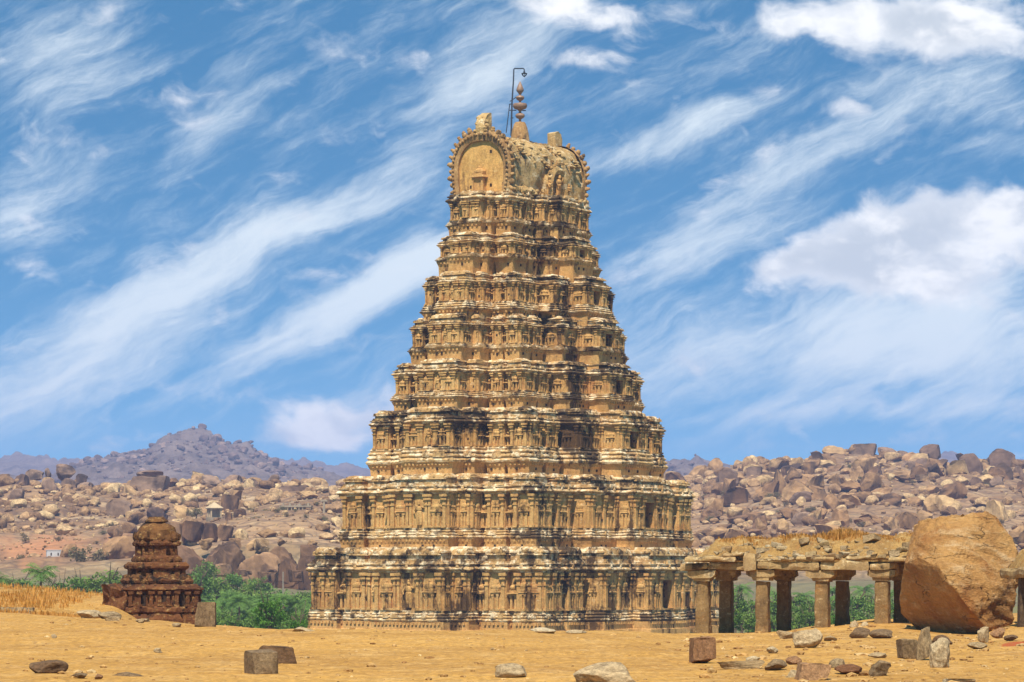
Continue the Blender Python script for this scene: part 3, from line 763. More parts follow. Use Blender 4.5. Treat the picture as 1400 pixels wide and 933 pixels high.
    # --- miniature roof shrines above the eave
    if i < 7:
        hh = (zh-zc)*.84
        for face, L, half in ((0, sh, a), (1, lg, b)):
            for (s0, s1, o, k) in L:
                if k == 'r' or (k == 's' and i > 5): continue
                if face == 1 and k == 'k' and s0 < -.9: continue      # the corner one is shared
                S0, S1 = s0*half, s1*half; W = S1-S0; m = (S0+S1)/2
                n = MB(frame(i, face, o)); dp = min(1.5, W*.5)
                z = zc-.05; w = W*.46
                n.box(m-w, m+w, -1.4, .12, z, z+hh*.22)
                n.box(m-w*.85, m+w*.85, -1.3, -.02, z+hh*.22, z+hh*.5)
                n.box(m-w*1.02, m+w*1.02, -1.5, .2, z+hh*.5, z+hh*.62, .08, .06)
                if k in 'kb' and W < 3.4:
                    n.lathe([(w*.8, 0), (w*.95, hh*.1), (w*.97, hh*.2), (w*.84, hh*.33), (w*.5, hh*.43), (w*.25, hh*.46), (w*.12, hh*.5), (.03, hh*.55)], 12, (m, -.65, z+hh*.58), 1, min(1, .75/w))
                else:
                    # barrel with ends
                    N = 9; vv = []; ff = []
                    for e in (-1, 1):
                        for q in range(N+1):
                            t = math.pi*q/N; vv.append((m+e*w*.95, -.65-.8*math.cos(t), z+hh*.58+hh*.42*math.sin(t)**.8))
                    for q in range(N): ff.append((q, q+1, N+2+q, N+1+q))
                    ff.append(tuple(range(N+1))); ff.append(tuple(range(2*N+1, N, -1)))
                    n.add(vv, ff)
                    for q in range(-2, 3):
                        n.blob((m+q*w*.36, -.65, z+hh*1.02), (.08, .08, hh*.08), 6, 4)
                for q in ((-.6, 0, .6) if W > 2.2 else (0,)):
                    kudu(n, m+q*w, z+hh*.72, hh*.2, .08)
                for e in (-1, 1): n.blob((m+e*w*.9, .02, z+hh*.66), (.14, .12, hh*.16), 6, 4)
                n.build('roof_shrine', M['shrine'], ws, jit=(.05, 1.4), attrs='stain', smooth=40, seed=niche_n+int(m*10), recalc=True)
    # dark boxes on neck and wall, painting the shade of putlog holes
    if i > 0:
        ho = MB()
        for face, L, half in ((0, sh, a), (1, lg, b)):
            for (s0, s1, o, k) in L:
                if k == 'r': continue
                W = (s1-s0)*half
                ho.xf = frame(i, face, o)
                for q in range(1 if W < 3 else 2):
                    s = s0*half+rr.uniform(.2, .8)*W; zz = prev_top+(zl-prev_top)*.62
                    ho.box(s-.11, s+.11, lo_*.33, lo_*.52, zz, zz+.24)
                    s = s0*half+rr.uniform(.2, .8)*W; zz = zw+hw*rr.uniform(.15, .6); ho.box(s-.1, s+.1, -.2, .012, zz, zz+.22)
        ho.xf = None
        ho.build('putlog_shade', M['openshade'], ws)['kind'] = 'stuff'
    prev_top = zc

# --- barrel roof
a, b = AB[7]; zr0 = tz(7, 267)+.0; zr1 = EYE+(HOR-183)/F*(AXY-6); HR = zr1-zr0
def section(n=26, grow=0.):
    """horseshoe outline, x,z from right foot over the top to the left foot"""
    pts = []
    A = a*.93
    for q in range(n+1):
        t = q/n; th = math.pi*t
        x = math.cos(th); zz = math.sin(th)
        xx = A*(abs(x)**.82)*(1 if x >= 0 else -1)
        z = HR*.42+HR*.58*zz**.9
        pts.append((xx, z))
    low = []
    for q in range(6):
        t = q/6; low.append((A*(.93+.07*math.sin(t*math.pi/2)), HR*.42*t))
    full = low+pts+[(-x, z) for x, z in low[::-1]]
    if grow:
        out = []
        for k, (x, z) in enumerate(full):
            c = (0, HR*.4); L = math.hypot(x-c[0], z-c[1]); out.append((x+(x-c[0])/L*grow, max(0, z+(z-c[1])/L*grow)))
        return out
    return full
sec = section()
rf = MB(); ny = 44; ns = len(sec)
vv = []; ff = []
for j in range(ny+1):
    y = -b*.97+2*b*.97*j/ny; sag = 1-.015*math.sin(math.pi*j/ny)
    for (x, z) in sec: vv.append((x, y, zr0+z*sag))
for j in range(ny):
    for k in range(ns-1): ff.append((j*ns+k, j*ns+k+1, (j+1)*ns+k+1, (j+1)*ns+k))
vv = np.array(vv)
nrm = np.stack([vv[:, 0]*.25, 0*vv[:, 0], (vv[:, 2]-zr0-HR*.3)*.2], 1)
lump = (fbm(vv*.8, 4, 5)*.22+np.round(vnoise(vv*.42, 8)*1.3)*.12)[:, None]
rf.add(vv+nrm*lump, ff)
barrel = rf.build('barrel_roof', M['vault'], tower, smooth=50, recalc=True)
# ridge crest with rubble knobs
rg = MB(); rr = random.Random(4)
for q in range(60):
    y = -b*.9+1.8*b*q/59; sag = HR*(1-.015*math.sin(math.pi*(y/b*.5+.5)))
    rg.box(-.35-rr.random()*.15, .35+rr.random()*.15, y-.22, y+.22, zr0+sag-.25, zr0+sag+.12+rr.random()*.22, .08, .03)
for e in (-1, 1):
    for q in range(30):
        y = -b*.88+1.76*b*q/29; rg.blob((e*a*.52, y, zr0+HR*.915), (.2, .17, .14+.1*rr.random()), 6, 4)
rg.build('ridge_crest', M['vault'], barrel, jit=(.06, 1.5), recalc=True)
for e in (-1, 1):
    # gable panel, horseshoe arch with crockets
    pn = MB(); Y0 = e*(b*.97-.12)
    n = len(sec); ins = [(x*.86, z*.9) for x, z in sec]
    pn.add([(x, Y0, zr0+z) for x, z in ins], [tuple(range(n))])
    pn.build('gable_panel', M['gable'], barrel)
    ar = MB(); o1 = section(26, .3); i1 = [(x*.83, z*.88) for x, z in sec]
    mid = [((p[0]*.6+q[0]*.4), (p[1]*.6+q[1]*.4)) for p, q in zip(o1, i1)]
    layers = [(o1, -.45), (o1, .2), (mid, .42), ([((p[0]*.3+q[0]*.7), (p[1]*.3+q[1]*.7)) for p, q in zip(o1, i1)], .36), (i1, .28), (i1, -.1)]
    vv = []; ff = []
    for (pts, dy) in layers:
        for (x, z) in pts: vv.append((x, Y0+e*dy, zr0+z))
    for j in range(len(layers)-1):
        for k in range(n-1): ff.append((j*n+k, j*n+k+1, (j+1)*n+k+1, (j+1)*n+k))
    ar.add(vv, ff)
    for k in range(0, n, 1):
        x, z = mid[k]; ar.blob((x, Y0+e*.48, zr0+z), (.16, .13, .16), 6, 4)
    L = [0]
    for k in range(1, n): L.append(L[-1]+math.hypot(o1[k][0]-o1[k-1][0], o1[k][1]-o1[k-1][1]))
    NC = 25; rc = random.Random(8+e)
    for q in range(NC):
        d = L[-1]*(q+.5)/NC; x = np.interp(d, L, [p[0] for p in o1]); z = np.interp(d, L, [p[1] for p in o1])
        cx, cz = 0, HR*.4; ll = math.hypot(x-cx, z-cz); ux, uz = (x-cx)/ll, (z-cz)/ll
        if abs(x) < .7 and z > HR*.8: continue
        c = (x+ux*.08, Y0+e*.08, zr0+z+uz*.08); g = rc.choice([.8, .9, 1, 1.1, 1.2])
        ar.blob(c, (.26*g, .26*g, .26*g), 8, 5)
        if rc.random() < .22: continue
        ar.blob((x+ux*.3, Y0+e*.1, zr0+z+uz*.26+.05), (.19*g, .21*g, .19*g), 7, 5)
        ar.tube([(x, Y0, zr0+z), (x+ux*.36, Y0+e*.08, zr0+z+uz*.3+.05), (x+ux*.42*g, Y0+e*.1, zr0+z+uz*.36*g+.14)], [.2, .13, .06], 6)
    ar.build('gable_arch', M['arch'], barrel, jit=(.05, 1.6), attrs='stain', smooth=45, recalc=True)
    # carved lion-mane slab at the ridge end
    og = MB(); sg = e
    zz = zr0+HR-.15
    prof = [(-.75, 0), (-.85, .7), (-.72, 1.35), (-.3, 1.9), (.35, 2.3), (.55, 2.25), (.5, 1.6), (.62, .9), (.95, .25), (1.0, 0)]
    if e > 0: prof = [(-.6, 0), (-.6, 1.75), (-.1, 1.95), (.5, 1.7), (.8, 1.2), (.75, .6), (.8, 0)]
    for wd in (1,):
        vv = [(-.55, sg*(b*.9)-sg*(p*-1 if e < 0 else p*-1)*1, zz+h) for p, h in prof]+[(.55, sg*(b*.9)+sg*p, zz+h) for p, h in prof]
    vv = [(-.5, sg*b*.9-sg*p if e < 0 else sg*b*.9+sg*p, zz+h) for p, h in prof]+[(.5, sg*b*.9-sg*p if e < 0 else sg*b*.9+sg*p, zz+h) for p, h in prof]
    m_ = len(prof)
    og.add(vv, [tuple(range(m_)), tuple(range(2*m_-1, m_-1, -1))]+[(k, (k+1) % m_, m_+(k+1) % m_, m_+k) for k in range(m_)])
    if e < 0:
        rr = random.Random(9)
        for q in range(34):
            h = rr.random()*1.95; og.blob((rr.uniform(-.62, .62), -b*.9-.78+h*.25+rr.uniform(-.15, .3), zz+h), (rr.uniform(.12, .26), rr.uniform(.15, .3), rr.uniform(.12, .28)), 7, 5)
    og.build('ridge_ornament', M['vault'], barrel, jit=(.07, 1.4), attrs='stain', recalc=True)
# little shrine standing on the gable, dark boxes painting the shade of putlog holes
gs = MB(lambda s, n, z: (s, -b*.97+.12-n, z)); zz = zr0
gs.box(-1.0, .7, -.05, .75, zz-.1, zz+.16); gs.box(-.75, .5, -.05, .6, zz+.16, zz+1.5)
for q in (-.78, .36): gs.box(q, q+.2, .5, .72, zz+.16, zz+1.45)
gs.box(-.95, .72, -.05, .9, zz+1.5, zz+1.75, .1, .08); gs.box(-.72, .48, -.05, .66, zz+1.75, zz+1.95)
gs.blob((-.12, .25, zz+2.05), (.62, .5, .38), 12, 7); gs.blob((-.12, .25, zz+2.5), (.13, .13, .2), 6, 4)
gs.build('gable_shrine', M['neck'], barrel, jit=(.04, 1.6), attrs='stain', recalc=True)
gh = MB(lambda s, n, z: (s, -b*.97+.12-n, z))
for s, z in ((1.05, 3.9), (1.05, .55), (2.5, .6), (-1.3, .5)): gh.box(s-.13, s+.13, -.1, .015, zz+z, zz+z+.32)
gh.build('putlog_shade', M['openshade'], barrel)['kind'] = 'stuff'
# dormer on the long side of the vault
dm = MB(lambda s, n, z: (a*1.0+n, s, z))
N = 14; vv = []; ff = []
for lay, (n0, sc) in enumerate(((-.9, 1), (.55, 1), (.72, .86), (.5, .72), (.2, .7))):
    for q in range(N+1):
        t = math.pi*q/N; vv.append((1.0+1.75*sc*math.cos(t), n0, zr0+.15+3.2*sc*math.sin(t)**.7))
for j in range(4):
    for q in range(N): ff.append((j*(N+1)+q, j*(N+1)+q+1, (j+1)*(N+1)+q+1, (j+1)*(N+1)+q))
ff.append(tuple(4*(N+1)+q for q in range(N+1)))
dm.add(vv, ff)
for q in range(1, N): 
    t = math.pi*q/N; dm.blob((1.0+1.8*math.cos(t), .4, zr0+.15+3.3*math.sin(t)**.7), (.2, .2, .2), 6, 4)
dm.box(-1.3, 3.3, -1.2, .7, zr0-.3, zr0+.18); dm.blob((1.0, .5, zr0+3.7), (.35, .35, .45), 8, 5)
dm.build('dormer', M['vault'], barrel, jit=(.1, 1.3), recalc=True)
for s, h in ((1.0, 2.2), (-.9, 1.5), (2.9, 1.5)):
  fg = MB(lambda s, n, z: (a+n+.3, s, z)); figure_geo(fg, s, zr0+.2, h, .4)
  fg.build('relief_figure', M['neck'], barrel, jit=(.05, 2.), attrs='stain', smooth=50, recalc=True)
# rubble lumps along the foot of the vault
rl = MB(); rr = random.Random(12)
for q in range(70):
    y = rr.uniform(-b, b); rl.blob((a*rr.uniform(.9, 1.08), y, zr0+rr.uniform(0, .5)), (rr.uniform(.1, .35), rr.uniform(.1, .4), rr.uniform(.1, .3)), 7, 5)
for q in range(60):
    t = rr.uniform(.12, 1.2); y = rr.uniform(-b*.9, b*.9)
    rl.blob((a*1.0*math.cos(t)**.8, y, zr0+HR*.42+HR*.56*math.sin(t)), (rr.uniform(.1, .3), rr.uniform(.1, .55), rr.uniform(.06, .16)), 7, 5)
rl.build('broken_plaster', M['vault'], barrel, jit=(.08, 1.5), recalc=True)['kind'] = 'stuff'
# finial: stacked copper pots on a plaster cone
q = 1/F*AXY; zf = lambda py: EYE+(HOR-py)*q
fn = MB()
base = MB(); base.lathe([(13.5*q, zf(196)), (12*q, zf(184)), (10.2*q, zf(176)), (8.2*q, zf(170)), (6.4*q, zf(167.5))], 20, (0, 0, 0))
base.build('finial_base', M['arch'], barrel, smooth=40)
fn.lathe([(2.2*q, zf(168)), (1.6*q, zf(165)), (2*q, zf(163)), (5*q, zf(161.5)), (6.6*q, zf(159)), (6*q, zf(156.5)), (3*q, zf(155)), (1.6*q, zf(154)), (1.8*q, zf(152.5)), (3.4*q, zf(150.5)), (8*q, zf(148.8)), (9.7*q, zf(146.5)), (9.7*q, zf(143.6)), (9*q, zf(142)), (3*q, zf(141.3)), (1.5*q, zf(140)), (1.6*q, zf(138.5)), (4.6*q, zf(136.5)), (6*q, zf(134)), (5*q, zf(131.8)), (2*q, zf(131)), (1.3*q, zf(129.5)), (3*q, zf(127)), (5.1*q, zf(124.5)), (4.9*q, zf(122)), (3.4*q, zf(118)), (1.6*q, zf(114)), (.3*q, zf(111.5))], 20)
fn.build('finial', M['copper'], barrel, smooth=50)

# --- iron mast with a lantern beside the finial, a thing of its own
W0 = lambda px, py, dy=0: ((px-700)*q, AXY+dy, zf(py))
mx, my, mz = W0(699, 184)
mast = empty('lantern_mast', (mx, my, mz), 0, 'thin dark iron mast with hooked arm standing on the tower ridge', 'mast')
L0 = lambda px, py, dy=0: tuple(np.array(W0(px, py, dy))-np.array((mx, my, mz)))
mb = MB(); mb.tube([L0(699, 186), L0(699.4, 160), L0(700, 140), L0(702, 110), L0(702.5, 95)], [.1, .09, .085, .075, .07]); mb.build('pole', M['metal'], mast)
mb = MB(); mb.tube([L0(702.5, 95), L0(703.5, 94), L0(715, 93.8), L0(716.5, 94.6), L0(716.8, 98)], .065); mb.build('arm', M['metal'], mast)
mb = MB(); mb.lathe([(.08, zf(97.5)-mz), (.12, zf(99.5)-mz), (.1, zf(100)-mz)], 8, (L0(716.8, 0)[0], 0, 0))
for k in range(8):
    t = 2*math.pi*k/8; c = L0(716.8, 0)[0]; r1 = 3.6*q
    mb.tube([(c+r1*math.cos(t), r1*math.sin(t), zf(100.5)-mz), (c+r1*.75*math.cos(t), r1*.75*math.sin(t), zf(103)-mz), (c, 0, zf(105.5)-mz)], .035, 4)
mb.lathe([(3.6*q, zf(101)-mz), (3.8*q, zf(100.4)-mz), (.1, zf(100.2)-mz)], 12, (L0(716.8, 0)[0], 0, 0))
mb.build('lantern', M['metal'], mast)
mb = MB(); mb.tube([L0(692, 182), L0(696.8, 143)], .05); mb.tube([L0(696, 143), L0(701, 142)], .05); mb.tube([L0(696.5, 151), L0(706, 151)], .05)
mb.tube([L0(698, 161.5), L0(702, 161.5)], .05); mb.tube([L0(697, 139), L0(706, 133)], .05); mb.tube([L0(714, 151.5), L0(719, 151.5)], .05)
mb.build('stay', M['metal'], mast)
# ------------------------------------------------------------------ small ruined brick shrine on the left
def shrine():
    Y = 138.0; k = Y/F; x, y, _ = P(214, 850, Y); zz = lambda py: EYE+(HOR-py)*k
    root = empty('brick_shrine', (x, y, 0), R(17), 'small crumbling dark red brick shrine with domed top on the dirt rise', 'shrine')
    def plan(h):   # half width, with a projecting centre and corner bays
        p = []
        pat = [(-1, -.62, 0), (-.62, -.42, -.09), (-.42, .42, .1), (.42, .62, -.09), (.62, 1, 0)]
        for face in range(4):
            for (s0, s1, o) in pat:
                for s in (s0, s1):
                    q = {0: (s*h, -h-o), 1: (h+o, s*h), 2: (-s*h, h+o), 3: (-h-o, -s*h)}[face]
                    if not p or math.hypot(q[0]-p[-1][0], q[1]-p[-1][1]) > .01: p.append(q)
        if math.hypot(p[0][0]-p[-1][0], p[0][1]-p[-1][1]) < .01: p.pop()
        return p
    hp = lambda px: px*k/1.25     # silhouette half width in px to half side
    H = 43
    def stage(name, pxh, prof, mat, jit=.04, par=root, seed=0, st=.16):
        m = MB(); m.loft(plan(hp(pxh)), [(zz(py), d*k/1.25) for py, d in prof], st)
        o = m.build(name, mat, par, jit=(jit, 3.5), seed=seed, recalc=True); return o
    st = stage('base', 68, [(885, 2), (852, 1), (848, 2), (846, 2), (842, 0), (838, -2), (836, 1), (831, 1), (829, -3)], M['brick'])
    w = stage('wall', 65, [(829, -3), (826, -4), (810, -4), (808, -1), (806, 3), (804, 2), (801, -3), (799, -5)], M['brick'], seed=2)
    stage('upper_storey', 48, [(799, 2), (797, 4), (794, 5), (791, 2), (789, -5), (779, -6), (777, -1), (774, 0), (771, -2), (769, -5)], M['brick'], seed=3)
    stage('neck', 35, [(769, 0), (764, 0), (762, -1), (760, -4), (747, -5), (746, -1), (743, 0), (741, -2), (739, -4)], M['brick'], seed=4)
    # pilasters, flat dark slabs painting the shade of wall niches, little shrines on the ledges
    for face in range(4):
        a = face*math.pi/2; ca, sa = math.cos(a), math.sin(a); h = hp(61)
        F2 = lambda s, n, z: (ca*s+sa*(h+n), sa*s-ca*(h+n), z)
        pm = MB(F2)
        for s in (-.92, -.68, -.36, -.12, .12, .36, .68, .92):
            o = .1 if abs(s) < .42 else 0
            pm.box(s*h-.08, s*h+.08, o-.05, o+.12, zz(829), zz(808), .01, .01)
            pm.box(s*h-.12, s*h+.12, o-.05, o+.17, zz(812), zz(808)); pm.box(s*h-.12, s*h+.12, o-.05, o+.17, zz(829), zz(826))
        pm.build('pilaster_relief', M['brick'], w, jit=(.03, 4), recalc=True)
        for s in (-.55, 0, .55):
            nb = MB(F2); o = .1 if s == 0 else -.06
            nb.box(s*h-.1, s*h+.1, o-.03, o+.02, zz(828), zz(811)); nb.build('niche', M['openshade'], w)  # thin dark slab without a recess, the niche shade is its colour
        h2 = hp(46); F3 = lambda s, n, z: (ca*s+sa*(h2+n), sa*s-ca*(h2+n), z)
        for s in (-.8, -.4, 0, .4, .8):
            mm = MB(F3)
            mm.box(s*h2-.2, s*h2+.2, -.3, .16, zz(798), zz(793)); mm.blob((s*h2, -.02, zz(791)), (.2, .2, .17), 8, 5)
            mm.build('ledge_shrine', M['brickdome'], w, jit=(.05, 3), recalc=True)
        h3 = hp(33); F4 = lambda s, n, z: (ca*s+sa*(h3+n), sa*s-ca*(h3+n), z)
        for s in (-.9, -.5, 0, .5, .9):
            mm = MB(F4); mm.blob((s*h3, -.02, zz(766)), (.14, .16, .14), 8, 5)
            mm.build('ledge_ornament', M['brickdome'], w, jit=(.04, 3), recalc=True)
    d = MB()
    def sq(h, n=40):   # rounded square ring
        return [(h*math.copysign(abs(math.cos(t))**.6, math.cos(t)), h*math.copysign(abs(math.sin(t))**.6, math.sin(t))) for t in [2*math.pi*q/n for q in range(n)]]
    rings = [(35, 740), (37, 738), (36, 735), (34.5, 733), (35, 730), (34.5, 726), (32, 721.5), (27, 718), (20, 715.8), (15, 715)]
    vv = []; ff = []
    for (h, py) in rings: vv += [(x_, y_, zz(py)) for x_, y_ in sq(h*k/1.42)]
    for j in range(len(rings)-1):
        for q in range(40): ff.append((j*40+q, j*40+(q+1) % 40, (j+1)*40+(q+1) % 40, (j+1)*40+q))
    ff.append(tuple((len(rings)-1)*40+q for q in range(40)))
    d.add(vv, ff)
    for face in range(4):
        a = face*math.pi/2
        for s in (-1, 0, 1):
            cx, cy = 33*k/1.42, s*28*k/1.42
            d.blob((math.cos(a)*cx-math.sin(a)*cy, math.sin(a)*cx+math.cos(a)*cy, zz(734)), (.2, .2, .24), 8, 5)
    dome = d.build('dome', M['brickdome'], root, jit=(.07, 4.5), smooth=28, recalc=True)
    c = MB(); c.lathe([(13*k, zz(715.2)), (16.5*k, zz(714)), (15.5*k, zz(712)), (12*k, zz(710)), (11*k, zz(707.8)), (5*k, zz(706.8))], 18)
    c.build('capstone', M['brickdome'], dome, jit=(.03, 4), smooth=40, recalc=True)
    # heap of fallen brick against the left foot
    v, f = rock_geo(77, 4, 10, rough=.16, sc=2.2)
    hp_ = mesh_from('fallen_brick', v, f, M['brick'], 35); o = link('fallen_brick', hp_, root)
    o.location = (-52*k, -20*k, zz(862)); o.scale = (1.7, 2.4, 2.1)
shrine()

def Yfor(px, py, y0=41., y1=118.):
    Ys = np.arange(y0, y1, .25); z = gz(px, Ys, True); pr = HOR-(z-EYE)/Ys*F
    k = np.argmax(pr <= py)
    return float(Ys[k]) if (pr <= py).any() else float(Ys[np.argmin(pr)])

# ------------------------------------------------------------------ stones lying on the dirt
def stone(px0, px1, pt, pb, mat, seed, label, cat='stone', blocky=0., rz=0., dep=.9, tilt=0., group=None, Y=None, name='stone', cuts=9, sink=.1, sub=4, rough=.06, depth=(.5, .85)):
    me = rock_mesh(name, seed, M[mat], sub=sub, blocky=blocky, cuts=cuts, rough=rough, sc=2.2, depth=depth, ang=38)
    return place_rock(me, name, px0, px1, pt, pb, Y or Yfor((px0+px1)/2, min(pb, 931)), label, cat, group, rz, dep, sink, tilt)
S = stone
S(332, 383, 888, 922, 'fgstone', 1, 'squared grey stone block in front of the left dirt slope, dark front face', 'stone block', .9, .25, 1.0, name='stone_block', cuts=6, depth=(.7, .9), rough=.03)
S(347, 413, 883, 907, 'fgstone', 2, 'flat wedge of grey stone leaning behind the squared block on the left', 'stone block', .7, -.2, .6, .1, Y=None, name='stone_block', cuts=6)
S(265, 297, 823, 862, 'fgstone', 3, 'upright rough grey slab beside the right foot of the brick shrine', 'stone slab', .8, .1, .6, name='stone_slab', cuts=7, Y=93, rough=.05)
S(36, 98, 902, 921, 'fgstone', 4, 'low flat grey outcrop at the left, half sunk in the dirt', rz=.2)
S(99, 120, 920, 928, 'fgstone', 5, 'small grey stone right of the low flat outcrop at bottom left')
S(129, 141, 921, 929, 'redstone', 6, 'tiny dark stone between the flat outcrop and the bottom edge rock')
S(148, 202, 919, 941, 'fgstone', 7, 'grey-brown rock cut by the bottom edge at the left', Y=47)
S(104, 141, 834, 846, 'palestone', 8, 'pale rubble stone left of the brick shrine, farther from its wall', Y=104)
S(133, 166, 836, 849, 'fgstone', 9, 'grey rubble stone touching the left foot of the brick shrine', Y=103)
S(141, 165, 843, 850, 'palestone', 10, 'thin pale slab lying flat left of the brick shrine', 'stone slab', .6, .2, .8, Y=100, name='stone_slab')
S(188, 198, 846, 852, 'palestone', 11, 'small pale stone before the middle of the brick shrine')
S(235, 248, 852, 858, 'palestone', 12, 'small pale stone before the right part of the brick shrine')
S(399, 433, 857, 867, 'palestone', 13, 'low white stone at the left corner of the temple tower foot', Y=85)
S(724, 760, 858, 866, 'palestone', 14, 'low white stone on the crest under the middle of the tower')
S(773, 803, 861, 866, 'palestone', 15, 'thin white stone on the crest right of the tower middle')
S(674, 723, 907, 927, 'palestone', 16, 'rounded pale stone in the middle foreground', rz=.1)
S(783, 873, 905, 945, 'palestone', 17, 'large pale rock cut by the bottom edge in the middle', Y=46.5, sub=5)
S(941, 979, 870, 907, 'redstone', 18, 'reddish brown stone stump standing before the first pillar', 'stone block', .85, .2, .9, name='stone_block', cuts=6, sub=5)
S(979, 1046, 903, 915, 'palestone', 19, 'long pale flat slab right of the reddish stump', 'stone slab', .6, -.05, .5, name='stone_slab')
S(1019, 1040, 897, 907, 'palestone', 20, 'small pale stone behind the long pale flat slab')
S(1045, 1076, 901, 918, 'fgstone', 21, 'grey lump between the long pale slab and the dark red rocks')
S(1074, 1096, 897, 909, 'redstone', 22, 'small dark red stone behind the big dark red block')
S(1085, 1138, 906, 937, 'redstone', 23, 'big dark red block in the right foreground', 'stone block', .8, .2, .8, name='stone_block', cuts=7, sub=5)
S(1066, 1112, 917, 938, 'palestone', 24, 'thin pale slab sloping down beside the big dark red block', 'stone slab', .7, -.1, .5, .35, name='stone_slab', Y=48.5)
S(1133, 1156, 900, 914, 'fgstone', 25, 'small grey stone behind the big dark red block, to its right')
S(1138, 1183, 908, 922, 'redstone', 26, 'flat dark red stone right of the big dark red block', rz=.15)
S(1185, 1219, 903, 925, 'fgstone', 27, 'grey three-cornered stone in the right foreground', rz=.4, cuts=5, depth=(.3, .6))
S(1083, 1125, 859, 886, 'palestone', 28, 'pale rounded boulder in front of the hall between second and third pillar', 'boulder', name='boulder', sub=5)
S(1061, 1084, 862, 874, 'palestone', 29, 'smaller pale stone left of the pale rounded boulder')
S(1048, 1064, 884, 894, 'palestone', 30, 'small white stone on bare dirt before the pale rounded boulder')
S(1126, 1145, 869, 877, 'palestone', 31, 'white flat stone right of the pale rounded boulder')
S(1186, 1214, 892, 900, 'palestone', 32, 'white flat stone left of the dark squared block', rz=.1)
S(1160, 1190, 858, 873, 'fgstone', 33, 'grey stone on the rubble mound, left of its neighbour')
S(1188, 1221, 860, 873, 'fgstone', 34, 'grey stone on the rubble mound near the last pillar')
S(1161, 1174, 848, 863, 'palestone', 35, 'pale standing stone between third and last pillar', Y=106)
S(1176, 1188, 850, 860, 'palestone', 36, 'small pale stone at the back of the rubble mound', Y=106)
S(1223, 1255, 873, 901, 'fgstone', 37, 'dark squared block left of the upright grey stone', 'stone block', .95, .3, 1, name='stone_block', cuts=6, rough=.03, depth=(.7, .9))
S(1250, 1278, 857, 903, 'fgstone', 38, 'upright grey stone, tallest of the group before the giant boulder', 'stone block', .7, .15, .8, name='stone_block', cuts=8, sub=5)
S(1270, 1306, 872, 913, 'palestone', 39, 'pale rounded stone at the right of the upright grey stone', rz=.2, tilt=-.15, sub=5)
S(1274, 1302, 868, 886, 'fgstone', 40, 'low grey stone behind the pale rounded stone', Y=76)
S(1336, 1353, 857, 878, 'palestone', 41, 'pale stone at the right foot of the giant boulder', Y=78)
S(1288, 1336, 927, 938, 'palestone', 42, 'flat pale slab cut by the bottom edge at right', 'stone slab', .6, name='stone_slab', Y=46)
S(1321, 1350, 878, 888, 'fgstone', 43, 'flat grey stone left of the red earth patch')
S(1352, 1374, 858, 872, 'redstone', 44, 'brown stone right of the pale stone at the giant boulder', Y=80)
S(1372, 1392, 868, 877, 'fgstone', 45, 'grey stone behind the red earth patch')
S(210, 222, 886, 893, 'palestone', 47, 'small white stone alone on the left dirt slope')
S(70, 78, 867, 873, 'palestone', 48, 'white pebble-like stone high on the left dirt slope')
S(185, 205, 846, 851, 'palestone', 49, 'thin pale stone low on the crest before the brick shrine', Y=99)

# countless pebbles
def pebbles():
    v0, f0 = ICO[1]; V = []; Fc = []; T = []
    r = np.random.default_rng(21); n = 0
    for k in range(2600):
        Y = 42+72*r.random()**1.2; px = r.uniform(-40, 1440)
        if k > 1900: px = r.uniform(930, 1420)
        s = (.014+.065*r.random()**7)*(1.+.4*(px > 930)); z = ground_at(px, Y)
        q = v0*np.array([s*r.uniform(.8, 1.6), s*r.uniform(.7, 1.2), s*r.uniform(.35, .7)])*r.uniform(.8, 1.2, (len(v0), 1))
        a = r.uniform(0, 6.28); c, d = math.cos(a), math.sin(a)
        q = np.stack([q[:, 0]*c-q[:, 1]*d, q[:, 0]*d+q[:, 1]*c, q[:, 2]], 1)+np.array([(px-700)/F*Y, Y, z+s*.15])
        V.append(q); Fc += [[i+n for i in p] for p in f0]; n += len(q); T.append(np.full(len(q), r.random()))
    o = link('gravel', mesh_from('gravel', np.concatenate(V), Fc, M['pebble'], None, {'tone': np.concatenate(T)})); o['kind'] = 'stuff'
M['pebble'] = rockmat('pebble', (.54, .36, .16), (.42, .235, .075), (.30, .15, .045), (.16, .085, .03), 2., attr=True, bdist=.02, dark_amt=0.)
pebbles()

